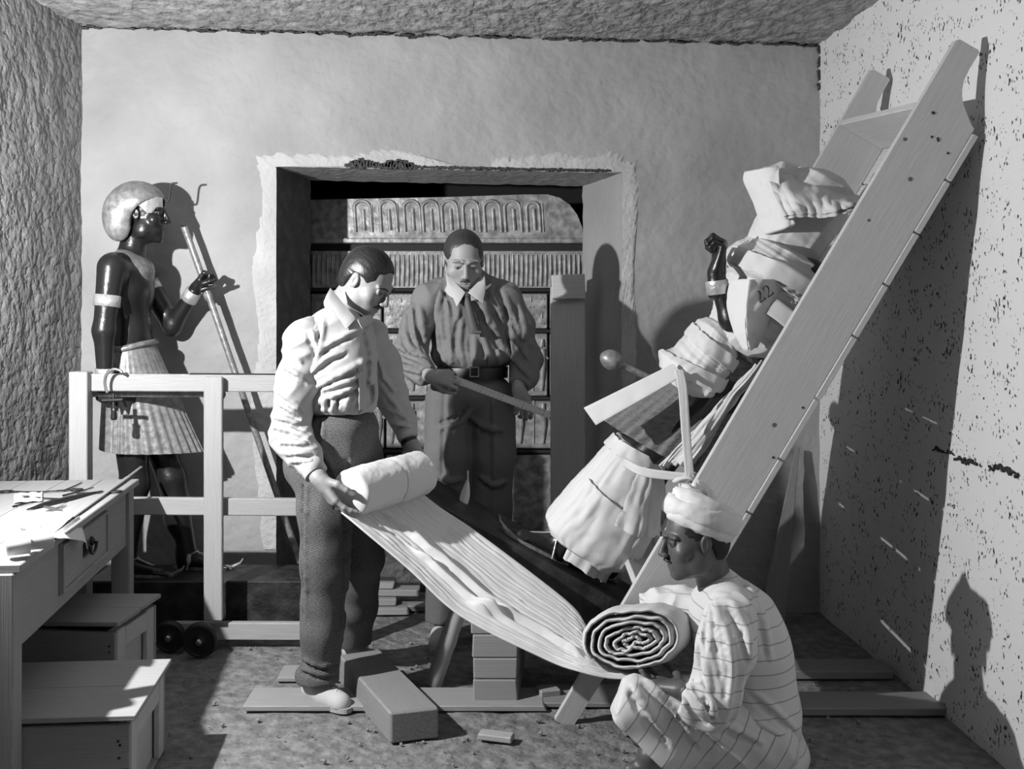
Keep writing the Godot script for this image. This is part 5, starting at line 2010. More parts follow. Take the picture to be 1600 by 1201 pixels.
	for k in 2:
		b = MB.new()
		var dd := 0.035 * k
		b.sheet(drape.call([P(1166, 268, 3.86 + dd), P(1164, 282, 3.86 + dd), P(1176, 310, 3.84 + dd), P(1186, 338, 3.80 + dd), P(1196, 366 - 5 * k, 3.76 + dd)], [P(1186, 264, 3.76 + dd), P(1187, 284, 3.76 + dd), P(1196, 312, 3.74 + dd), P(1208, 338, 3.71 + dd), P(1217, 361 - 5 * k, 3.68 + dd)], [P(1216, 260, 3.72 + dd), P(1218, 282, 3.70 + dd), P(1226, 308, 3.67 + dd), P(1236, 330, 3.65 + dd), P(1243, 350 - 4 * k, 3.64 + dd)], 16, 30, 0.014, 2.5, 2.0), 0.012)
		part(hd, "hanging_fold", b, M.linen)
	for k in 2:
		b = MB.new()
		var dd := 0.012 * k
		b.sheet(drape.call([P(1194, 262 + 3 * k, 3.84), P(1232, 262 + 3 * k, 3.92), P(1278, 272 + 3 * k, 3.95), P(1312, 296 + 3 * k, 3.9), P(1350, 310 + 4 * k, 3.80)], [P(1203, 290 + 5 * k, 3.70 + dd), P(1238, 298 + 5 * k, 3.66 + dd), P(1280, 300 + 5 * k, 3.66 + dd), P(1312, 310 + 5 * k, 3.64 + dd), P(1348, 316 + 5 * k, 3.62 + dd)], [P(1222, 338 + 5 * k, 3.64 + dd), P(1250, 333 + 5 * k, 3.61 + dd), P(1285, 334 + 6 * k, 3.59 + dd), P(1315, 327 + 7 * k, 3.57 + dd), P(1345, 319 + 7 * k, 3.55 + dd)], 22, 44, 0.022, 3.6, 1.6), 0.010)
		part(hd, "crown_fold", b, M.linen)
	b = MB.new()
	var hs := Sdf.new()
	hs.chain([P(1196, 272, 3.82), P(1222, 270, 3.84), P(1275, 278, 3.88)], [0.026, 0.034, 0.034], 0.03)
	hs.ell(P(1250, 310, 3.9), Vector3(0.10, 0.09, 0.12), Basis(TV, TU, TW), 0.04)
	hs.rough(fold, 0.006, Vector3(7, 12, 9), true)
	sdf_into(b, hs, 0.008)
	part(hd, "padding", b, M.linen)
	# a white scrap on a stem at the far end of the plinth
	b = MB.new()
	var lp := []
	for k in 9:
		var t := k / 8.0
		var w := 0.030 * sin(PI * pow(t, 0.8)) + 0.001
		var c: Vector3 = P(lerpf(722, 731, t), lerpf(800, 748, t), 4.02)
		lp.append(PackedVector3Array([c - Vector3(w * 0.6, 0, 0.004), c + Vector3(0, 0, 0.004), c + Vector3(w * 0.6, 0, -0.006)]))
	b.sheet(lp, 0.004)
	b.tube([P(721, 806, 4.02), P(722, 800, 4.02), P(731, 748, 4.02), P(731, 735, 4.03)], [0.003], 6)
	solo("linen_scrap", "small white leaf-shaped scrap on a thin stem by the plinth's end", "scrap", b, M.linen, P(725, 780, 4.02))
	# straps and cords to the tray's edge
	var sv := thing("linen_strap", "upright linen strap running from the statue's waist down to the tray edge", "strap", P(1073, 660, 3.64))
	part(sv, "strap_band", ribbon([P(1061, 578, 3.70), P(1067, 610, 3.655), P(1072, 680, 3.63), P(1078, 748, 3.61)], Vector3.RIGHT, 0.032, 0.004, 24, 0.001), M.linen)
	var sh := thing("linen_strap", "level linen strap pulled from the leg bundle to the tray edge", "strap", P(1030, 735, 3.64))
	part(sh, "strap_band", ribbon([P(975, 722, 3.70), P(1010, 738, 3.65), P(1078, 746, 3.61)], Vector3.UP, 0.030, 0.004, 20, 0.002), M.linen)
	var cb := thing("cord_bundle", "bundle of twisted linen cords running up along the tray's near edge", "cord", P(1120, 650, 3.65))
	for k in 7:
		var r := rng.randf_range(-1.0, 1.0)
		var pts := []
		for j in 7:
			var u := j / 6.0
			pts.append(P(lerpf(1030 + k * 8, 1172 + k * 3, u), lerpf(728 - k * 1.0, 590 - k * 4, u), 3.74 - 0.012 * k) + Vector3(rng.randf_range(-1, 1), rng.randf_range(-1, 1), rng.randf_range(-1, 1)) * 0.008)
		part(cb, "cord", ribbon(pts, (TV + TW * r).normalized(), 0.030, 0.006, 30, 0.004), M.linen)
	b = MB.new()
	for k in 7:
		var x0 := 1058 + k * 6
		b.tube(spline([P(x0, 742 + rng.randf_range(-4, 4), 3.63), P(x0 + rng.randf_range(-6, 6), 762, 3.62), P(1068 + k * 3, 782 + rng.randf_range(-6, 6), 3.63)], 8), [0.007, 0.009, 0.006], 7)
	b.tube(spline([P(1052, 752, 3.63), P(1075, 746, 3.605), P(1098, 758, 3.62)], 8), [0.008, 0.011, 0.007], 8)
	part(cb, "knot", b, M.linen)

# ------------------------------------------------------------------ the length of linen
func linen_strip() -> void:
	var ra := P(546, 771, 3.56)
	var rb := P(658, 738, 3.86)
	var o := thing("linen_length", "long pleated linen sheet rolled up at both ends between two men", "linen", P(740, 900, 3.6))
	# the plump white upper roll
	var ax := (rb - ra).normalized()
	var up := (Vector3.UP - ax * ax.y).normalized()
	var sd := ax.cross(up)
	var n := noise(3.0, 401, 3)
	var L := ra.distance_to(rb)
	var rows := []
	for i in 61:
		var t := i / 60.0
		var e := minf(t, 1.0 - t)
		var r := 0.088 * (1.0 if e > 0.07 else pow(sin(e / 0.07 * PI / 2), 0.55)) * (0.97 + 0.05 * sin(t * PI)) * (1.0 - 0.035 * exp(-pow((t - 0.55) / 0.025, 2.0)))
		var row := PackedVector3Array()
		for k in 64:
			var a := TAU * k / 64.0
			var rr := r * (1.0 + 0.045 * n.get_noise_3d(cos(a) * 0.5, sin(a) * 0.5, t * 1.2) + 0.02 * n.get_noise_3d(cos(a) * 2.0, sin(a) * 2.0, t * 5.0))
			row.append(ra + ax * L * (t * 1.10 - 0.05) + (up * sin(a) * 0.96 + sd * cos(a)) * rr)
		rows.append(row)
	var b := MB.new()
	b.surf(rows, true, true)
	var ur := part(o, "upper_roll", b, M.linen, "smooth plump white roll")
	b = MB.new()
	var pts := []
	for k in 41:
		var a := TAU * k / 40.0
		pts.append(ra + ax * L * 0.555 + ax * 0.01 * sin(a) + (up * sin(a) * 0.96 + sd * cos(a)) * 0.0865)
	b.tube(pts, [0.0025], 6, false)
	part(ur, "tie_string", b, M.string)
	# the sheet
	var near := spline([P(533, 800, 3.52), P(575, 835, 3.49), P(640, 890, 3.46), P(720, 962, 3.40), P(850, 1028, 3.31), P(905, 1048, 3.25), P(950, 1058, 3.235), P(1000, 1060, 3.235)], 90)
	var far := spline([P(655, 768, 3.84), P(690, 795, 3.82), P(740, 828, 3.77), P(830, 895, 3.69), P(895, 948, 3.63), P(920, 985, 3.57), P(950, 1012, 3.53), P(1000, 1032, 3.53)], 90)
	rows = []
	for i in 91:
		var row := PackedVector3Array()
		var d: Vector3 = near[mini(i + 1, 90)] - near[maxi(i - 1, 0)]
		var nn := d.cross(far[i] - near[i]).normalized()
		if nn.y < 0:
			nn = -nn
		var u := i / 90.0
		for j in 97:
			var v := j / 96.0
			var p: Vector3 = near[i].lerp(far[i], v)
			var fade := smoothstep(0.0, 0.10, v) * smoothstep(0.0, 0.06, 1.0 - v)
			var wob := v + 0.020 * n.get_noise_2d(u * 3.0, 2.0) + 0.012 * n.get_noise_2d(u * 2.0, v * 3.0)
			var pl := 0.0019 * sin(wob * 104.0 + 2.0 * n.get_noise_2d(u * 2.0, v * 2.0)) + 0.0013 * sin(wob * 151.0 + 1.0) + 0.004 * n.get_noise_2d(u * 3.0, wob * 9.0)
			pl *= 0.5 + 0.6 * absf(n.get_noise_2d(u * 1.3, v * 2.0 + 5.0)) * 2.0
			# a gathered ridge running down the middle, and one that breaks off near the lower end
			var c1 := 0.36 + 0.05 * sin(u * 4.0)
			pl += 0.026 * exp(-pow((wob - c1) / 0.032, 2.0)) * smoothstep(0.06, 0.14, u) * smoothstep(0.0, 0.08, 0.72 - u)
			pl += 0.024 * exp(-pow((wob - 0.22 - 0.12 * u) / 0.024, 2.0)) * smoothstep(0.22, 0.28, u) * smoothstep(0.0, 0.2, 0.62 - u)
			pl += 0.030 * exp(-pow((u - 0.40 - 0.15 * v) / 0.018, 2.0)) * smoothstep(0.16, 0.22, v) * smoothstep(0.0, 0.06, 0.42 - v)
			pl += 0.022 * exp(-pow((u - 0.85 - 0.1 * v) / 0.02, 2.0)) * smoothstep(0.4, 0.5, v) * smoothstep(0.0, 0.15, 0.78 - v)
			p += nn * pl * fade - Vector3(0, 0.018 * sin(v * PI) * sin(u * PI), 0)
			row.append(p)
		rows.append(row)
	b = MB.new()
	b.sheet(rows, 0.006)
	part(o, "sheet", b, M.linen, "creased pleated sheet")
	# the lower roll: a flattened spiral of doubled cloth seen end-on
	var c0 := P(988, 1001, 3.235)
	var c1 := P(1014, 990, 3.53)
	var ax2 := (c1 - c0).normalized()
	var xx := (Vector3.RIGHT - ax2 * ax2.x + Vector3(0, 0.22, 0)).normalized()
	xx = (xx - ax2 * xx.dot(ax2)).normalized()
	var yy := xx.cross(ax2)
	if yy.y < 0:
		yy = -yy
	var L2 := c0.distance_to(c1)
	rows = []
	var turns := 5.6
	var N := 330
	for i in N + 1:
		var s := float(i) / N
		var a := PI * 1.12 - TAU * turns * (1.0 - s) 
		var rx := lerpf(0.018, 0.166, pow(s, 0.9))
		var ry := lerpf(0.006, 0.104, pow(s, 1.3))
		var w1 := 0.007 * n.get_noise_2d(cos(a) * 0.55 + s * 4.0, sin(a) * 0.55) + 0.002 * n.get_noise_2d(a * 0.5, s * 3.0)
		var c := cos(a)
		var sn := sin(a)
		var q: Vector3 = xx * (rx + w1) * c + yy * ((ry + w1 * 1.2) * signf(sn) * pow(absf(sn), 0.85) + 0.006 * sin(c * 4.0 + s * 5.0) * (1.0 - s) + 0.015 * maxf(-c, 0.0) * s)
		var lip := 0.012 * n.get_noise_2d(a * 0.25, s * 8.0) - 0.05 * (1.0 - s) * 0.35
		var row := PackedVector3Array()
		for j in 9:
			var t := j / 8.0
			var bulge := 1.0 + 0.06 * sin(t * PI) * s - 0.07 * exp(-t * 9.0) * s
			row.append(c0 + ax2 * (L2 * t - lip * (1.0 - t)) + q * bulge)
		rows.append(row)
	b = MB.new()
	b.sheet(rows, 0.0095)
	part(o, "lower_roll", b, M.roll_cloth, "loose thick roll with its layers showing")

# ------------------------------------------------------------------ people
func hair_cap(c: Vector3, bas: Basis, sc: float, hairline: float, side_low: float, grow := 1.0) -> MB:
	var s := Sdf.new()
	var H := func(x: float, y: float, z: float) -> Vector3: return c + bas * (Vector3(x, y, z) * sc)
	s.ell(H.call(0, 0.040, -0.014), Vector3(0.080, 0.090 * grow, 0.102) * sc, bas, 0.02)
	s.ell(H.call(0, 0.0, -0.045), Vector3(0.072, 0.085, 0.068) * sc, bas, 0.02)
	s.sub(H.call(0, -0.045, 0.105), Vector3(0.085, 0.045 + hairline, 0.085) * sc, bas, 0.012)
	for k in [-1.0, 1.0]:
		s.sub(H.call(0.075 * k, side_low - 0.085, 0.005), Vector3(0.045, 0.085, 0.052) * sc, bas, 0.008)
		s.sub(H.call(0.060 * k, 0.075, 0.100), Vector3(0.030, 0.045, 0.045) * sc, bas, 0.012)
	s.cut(H.call(0, -0.055, 0), -bas.y + bas.z * 0.25)
	var b := MB.new()
	s.rough(noise(1.0, 77, 1), 0.0009, Vector3(90, 40, 12), true, bas)
	sdf_into(b, s, 0.0036)
	return b

func face_parts(o: Node3D, c: Vector3, bas: Basis, sc: float, brow: Material, tache: Material, tache_w: float, lid: float) -> void:
	var H := func(x: float, y: float, z: float) -> Vector3: return c + bas * (Vector3(x, y, z) * sc)
	for k in [-1.0, 1.0]:
		var b := MB.new()
		b.lathe(Transform3D(bas * Basis(Vector3.RIGHT, PI / 2 + lid), H.call(0.031 * k, 0.005, 0.082)), [[0.0050 * sc, 0.0092 * sc], [0.0038 * sc, 0.0103 * sc], [0.0, 0.0111 * sc]], 12)
		part(o, "eye", b, M.iris)
		b = MB.new()
		b.tube([H.call(0.013 * k, 0.024, 0.1035), H.call(0.030 * k, 0.030, 0.0985), H.call(0.048 * k, 0.024, 0.0845)], [0.0030, 0.0036, 0.0018], 7)
		part(o, "eyebrow", b, brow)
		b = MB.new()
		b.tube([H.call(0.020 * k, 0.006, 0.0915), H.call(0.031 * k, 0.0085, 0.0945), H.call(0.043 * k, 0.005, 0.0865)], [0.0012, 0.0020, 0.0012], 6)
		part(o, "eyelash", b, brow)
	var m := MB.new()
	for k in [-1.0, 1.0]:
		m.tube([H.call(0.0, -0.046, 0.1005), H.call(0.010 * k, -0.049, 0.0995), H.call(tache_w * k, -0.056, 0.089)], [0.0055, 0.0062, 0.0022], 8)
	part(o, "moustache", m, tache)

func head_basis(fwd: Vector3, tilt := 0.0) -> Basis:     # x left, y up, z forward
	var z := fwd.normalized()
	var x := Vector3.UP.cross(z).normalized()
	var y := z.cross(x)
	return Basis(x, y, z) * Basis(Vector3(0, 0, 1), tilt)

func shoe(o: Node3D, heel: Vector3, toe: Vector3, m: Material, laced: bool) -> void:
	var ax := (toe - heel).normalized()
	var sd := Vector3.UP.cross(ax).normalized()
	var L := heel.distance_to(toe)
	var s := Sdf.new()
	s.cap(heel + ax * 0.035 + Vector3(0, 0.035, 0), heel + ax * L * 0.5 + Vector3(0, 0.038, 0), 0.034, 0.038, 0.03)
	s.cap(heel + ax * L * 0.5 + Vector3(0, 0.036, 0), heel + ax * (L - 0.045) + Vector3(0, 0.026, 0), 0.040, 0.038, 0.03)
	s.cap(heel + ax * 0.045 + Vector3(0, 0.05, 0), heel + ax * 0.05 + Vector3(0, 0.09, 0), 0.036, 0.036, 0.03)
	s.cut(heel + Vector3(0, 0.012, 0), Vector3.DOWN)
	s.cut(heel + Vector3(0, 0.105, 0), Vector3.UP)
	var b := MB.new()
	sdf_into(b, s, 0.005)
	var sh := part(o, "shoe", b, m)
	b = MB.new()
	var poly := PackedVector2Array()
	for k in 32:
		var a := TAU * k / 32.0
		var w := 0.040 + 0.004 * cos(a)
		poly.append(Vector2(L / 2 + (L / 2 + 0.004) * cos(a), w * signf(sin(a)) * pow(absf(sin(a)), 0.8)))
	b.prism(poly, Transform3D(Basis(ax, sd, ax.cross(sd)), heel + Vector3(0, 0.018, 0)), -0.0175 if ax.cross(sd).y > 0 else 0.0175)
	part(sh, "sole", b, M.rubber)
	if laced:
		b = MB.new()
		for k in 4:
			var p := heel + ax * (L * (0.50 + 0.075 * k)) + Vector3(0, 0.079 - 0.004 * k, 0)
			b.tube([p - sd * 0.018 + ax * 0.008 - Vector3(0, 0.007, 0), p + Vector3(0, 0.002, 0), p + sd * 0.018 - ax * 0.004 - Vector3(0, 0.007, 0)], [0.0034], 6)
		var q := heel + ax * L * 0.48 + Vector3(0, 0.083, 0)
		for k in [-1.0, 1.0]:
			b.tube(spline([q, q + sd * 0.022 * k + Vector3(0, 0.012, 0), q + sd * 0.03 * k - Vector3(0, 0.004, 0), q + sd * 0.006 * k], 10), [0.003], 5)
		part(sh, "laces", b, M.lace)

func man_white_shirt() -> void:
	var o := thing("person", "man in white shirt and tweed trousers, side on, holding the linen roll with both hands", "person", Vector3(-0.52, 0, -3.85))
	var fold := noise(1.0, 501, 1)
	# joints
	var neck := P(542, 492, 3.80)
	var hc := P(573, 440, 3.78)
	var hb := head_basis(Vector3(0.82, -0.60, 0.40), 0.0)
	var sr := P(480, 533, 3.72)
	var er := P(453, 668, 3.69)
	var wr := P(494, 742, 3.55)
	var sl := P(578, 530, 3.94)
	var el := P(612, 618, 4.00)
	var wl := P(641, 690, 3.93)
	var hipr := P(512, 700, 3.74)
	var kr := P(506, 880, 3.75)
	var ar := P(499, 1046, 3.84)
	var hipl := P(552, 700, 3.92)
	var kl := P(566, 860, 4.02)
	var al := P(552, 1008, 4.29)
	# one body
	var b := MB.new()
	var s := Sdf.new()
	s.ell(P(520, 575, 3.80), Vector3(0.13, 0.22, 0.12), Basis(), 0.05)
	s.ell(P(527, 680, 3.82), Vector3(0.12, 0.12, 0.11), Basis(), 0.05)
	s.cap(sr, sl, 0.05, 0.05, 0.04)
	s.cap(neck, P(535, 540, 3.80), 0.055, 0.09, 0.04)
	s.chain([sr, er, wr], [0.045, 0.038, 0.026], 0.02)
	s.chain([sl, el, wl], [0.045, 0.038, 0.026], 0.02)
	s.chain([hipr, kr, ar], [0.075, 0.055, 0.040], 0.02)
	s.chain([hipl, kl, al], [0.06, 0.050, 0.040], 0.02)
	sdf_into(b, s, 0.012)
	s = Sdf.new()
	head_shape(s, hc, hb, 1.0, 1.05, 1.15)
	s.cap(hc - hb.y * 0.050 - hb.z * 0.030, P(535, 482, 3.80), 0.054, 0.062, 0.03)
	sdf_into(b, s, 0.0038)
	s = Sdf.new()
	hand_shape(s, P(498, 746, 3.53), Vector3(0.55, -0.80, 0.06), Vector3(0.80, 0.40, -0.40), 1.0, [0.28, 0.32, 0.38, 0.45], 0.35, 1.1, wr + (er - wr) * 0.2)
	sdf_into(b, s, 0.0034)
	s = Sdf.new()
	hand_shape(s, P(641, 690, 3.93), Vector3(0.35, -0.85, -0.1), Vector3(-0.35, -0.3, 0.9), 1.0, [0.5], 0.4, 1.0, wl + (el - wl) * 0.2)
	sdf_into(b, s, 0.0034)
	part(o, "body", b, M.skin)
	part(o, "hair", hair_cap(hc, hb, 1.0, 0.092, 0.026), M.hair, "black hair combed back with a parting")
	face_parts(o, hc, hb, 1.0, M.hair, M.hair, 0.026, 0.5)
	# shirt
	s = Sdf.new()
	s.ell(P(526, 560, 3.785), Vector3(0.148, 0.20, 0.155), Basis(Vector3.UP, 0.75), 0.06)
	s.ell(P(530, 622, 3.81), Vector3(0.140, 0.095, 0.150), Basis(Vector3.UP, 0.6), 0.05)
	s.cap(P(497, 533, 3.73), P(570, 527, 3.93), 0.075, 0.07, 0.06)
	s.cap(P(540, 505, 3.80), P(530, 545, 3.80), 0.052, 0.11, 0.05)
	s.cut(P(530, 645, 3.8), Vector3(0.05, -1, 0.0))
	s.rough(fold, 0.006, Vector3(3.5, 11, 3.5), true, Basis(Vector3(0.6, 0, 0.8).normalized(), 0.5))
	s.rough(fold, 0.005, Vector3(6, 6, 6), false)
	b = MB.new()
	s.build(0.007)
	s.creases([[0.008, 497, 548, 530, 530, 558, 516], [0.009, 488, 580, 512, 560, 538, 549], [0.010, 484, 610, 545, 578, 576, 560], [0.009, 496, 630, 558, 602], [0.007, 500, 612, 540, 598, 562, 584], [0.006, 566, 588, 584, 604, 584, 628], [0.008, 505, 500, 500, 540, 492, 570], [0.006, 520, 640, 524, 622], [0.006, 540, 641, 546, 620], [0.006, 556, 642, 566, 618], [0.006, 508, 640, 508, 624], [0.007, 572, 520, 580, 560, 578, 600]], 3.5, 4.1)
	s.mesh(b)
	s.f = PackedFloat32Array()
	s = Sdf.new()
	s.chain([P(488, 528, 3.74), sr, P(466, 600, 3.71), er, P(474, 706, 3.61), P(493, 738, 3.555)], [0.070, 0.078, 0.075, 0.066, 0.053, 0.040], 0.035)
	s.cap(P(445, 690, 3.66), P(462, 704, 3.62), 0.050, 0.046, 0.03)
	s.cut(P(493, 738, 3.555), P(493, 738, 3.555) - P(474, 706, 3.61))
	s.rough(fold, 0.007, Vector3(4, 13, 4), true, Basis(Vector3(0, 0, 1), 0.5))
	s.build(0.0065)
	s.creases([[0.009, 431, 652, 468, 662], [0.009, 432, 668, 480, 682], [0.008, 441, 692, 484, 694], [0.007, 450, 710, 490, 708], [0.008, 440, 572, 479, 594], [0.008, 487, 520, 500, 556], [0.009, 435, 612, 472, 642], [0.007, 446, 540, 470, 566], [0.007, 436, 632, 470, 652], [0.006, 460, 722, 492, 722]], 3.4, 3.9)
	s.mesh(b)
	s.f = PackedFloat32Array()
	s = Sdf.new()
	s.chain([P(572, 530, 3.92), sl, P(598, 570, 3.98), el, P(628, 655, 3.97), P(637, 682, 3.94)], [0.065, 0.070, 0.066, 0.058, 0.047, 0.038], 0.035)
	s.cut(P(637, 682, 3.94), P(637, 682, 3.94) - P(628, 655, 3.97))
	s.rough(fold, 0.006, Vector3(4, 13, 4), true)
	s.build(0.0065)
	s.creases([[0.007, 590, 580, 615, 610], [0.007, 600, 612, 624, 640], [0.007, 606, 640, 636, 652], [0.006, 612, 660, 642, 668], [0.006, 584, 545, 600, 590]], 3.7, 4.15)
	s.mesh(b)
	s.f = PackedFloat32Array()
	var shirt := part(o, "shirt", b, M.shirt_white)
	# cuffs
	for q in [[P(484, 724, 3.57), P(494, 740, 3.55), 0.043], [P(633, 672, 3.95), P(638, 685, 3.935), 0.039]]:
		b = MB.new()
		b.tube([q[0], q[0], q[1], q[1]], [q[2] - 0.005, q[2], q[2], q[2] - 0.006], 20)
		part(shirt, "cuff", b, M.shirt_white)
	# collar: two leaves and the band
	collar(shirt, neck + Vector3(-0.004, 0.020, 0.0), head_basis(Vector3(0.80, -0.40, 0.60)), 0.066, M.shirt_white, 0.085)
	b = ribbon([P(556, 520, 3.70), P(562, 560, 3.672), P(566, 605, 3.675), P(566, 640, 3.69)], Vector3(0.8, 0, -0.6), 0.030, 0.004, 16)
	part(shirt, "front_placket", b, M.shirt_white)
	leaf(shirt, [P(516, 450, 3.70), P(556, 498, 3.668), P(541, 514, 3.655), P(508, 466, 3.675)], M.shirt_white)
	leaf(shirt, [P(580, 490, 3.76), P(558, 498, 3.672), P(566, 513, 3.664), P(584, 502, 3.75)], M.shirt_white)
	# dark watch strap on the far wrist
	b = MB.new()
	b.tube([P(638, 687, 3.935), P(640, 692, 3.93)], [0.034], 18)
	part(o, "watch_strap", b, M.leather)
	# trousers
	s = Sdf.new()
	s.ell(P(527, 668, 3.82), Vector3(0.140, 0.085, 0.150), Basis(Vector3.UP, 0.6), 0.04)
	s.ell(P(512, 725, 3.82), Vector3(0.165, 0.130, 0.165), Basis(Vector3.UP, 0.6), 0.05)
	s.chain([P(512, 720, 3.74), P(509, 800, 3.74), P(506, 880, 3.75), P(503, 980, 3.79), P(500, 1062, 3.83)], [0.115, 0.100, 0.086, 0.078, 0.068], 0.04)
	s.chain([P(552, 715, 3.93), P(558, 800, 3.97), P(563, 870, 4.00), P(557, 945, 4.12), P(553, 1003, 4.26)], [0.110, 0.098, 0.086, 0.078, 0.072], 0.04)
	s.cap(P(476, 1054, 3.84), P(512, 1062, 3.81), 0.034, 0.030, 0.03)
	s.cap(P(548, 655, 3.83), P(552, 735, 3.88), 0.085, 0.10, 0.06)
	s.cut(P(527, 641, 3.8), Vector3(0.05, 1, 0))
	s.cut(P(500, 1068, 3.80), Vector3(0.05, -1, 0))
	s.rough(fold, 0.004, Vector3(7, 1.6, 7), true)
	s.rough(fold, 0.004, Vector3(5, 7, 5), false)
	b = MB.new()
	s.build(0.008)
	s.creases([[0.008, 548, 720, 546, 830, 540, 940, 528, 1040], [0.008, 480, 760, 478, 860, 480, 960], [0.006, 474, 1030, 500, 1040, 522, 1034], [0.006, 474, 1046, 500, 1054, 524, 1050], [0.009, 500, 700, 520, 740, 530, 790], [0.007, 505, 660, 502, 700]], 3.4, 4.3)
	s.mesh(b)
	s.f = PackedFloat32Array()
	part(o, "trousers", b, M.tweed)
	# shoes
	shoe(o, Vector3(-0.640, 0.0, -3.90), Vector3(-0.455, 0.0, -3.735), M.canvas, true)
	shoe(o, Vector3(-0.565, 0.0, -4.36), Vector3(-0.40, 0.0, -4.19), M.canvas, false)

func collar(parent: Node3D, c: Vector3, bas: Basis, r: float, m: Material, leaf: float, tilt := 0.0) -> void:
	var b := MB.new()
	var rows := []
	for i in 33:
		var a := lerpf(0.20, TAU - 0.20, i / 32.0)
		var front := pow(maxf(cos(a), 0.0), 2.0)
		var row := PackedVector3Array()
		var drop := 0.034 + leaf * 0.75 * front
		for j in 5:
			var t := j / 4.0
			var rr := r + 0.002 + (0.016 + 0.016 * front) * t
			row.append(c + bas * Vector3(rr * sin(a), 0.020 - drop * t - 0.030 * cos(a) - 0.010 * front, rr * cos(a)))
		rows.append(row)
	b.sheet(rows, 0.005)
	part(parent, "collar", b, m)

# a collar leaf: four corners (neck back, neck front, tip, lower back)
func leaf(parent: Node3D, c: Array, m: Material) -> void:
	var rows := []
	for i in 9:
		var row := PackedVector3Array()
		for j in 9:
			var u := i / 8.0
			var v := j / 8.0
			var p: Vector3 = c[0].lerp(c[1], v).lerp(c[3].lerp(c[2], v), u)
			row.append(p + Vector3(0, 0, 0.010 * u * (1.0 - u) * 4.0 * 0.6))
		rows.append(row)
	var b := MB.new()
	b.sheet(rows, 0.004)
	part(parent, "collar_leaf", b, m)

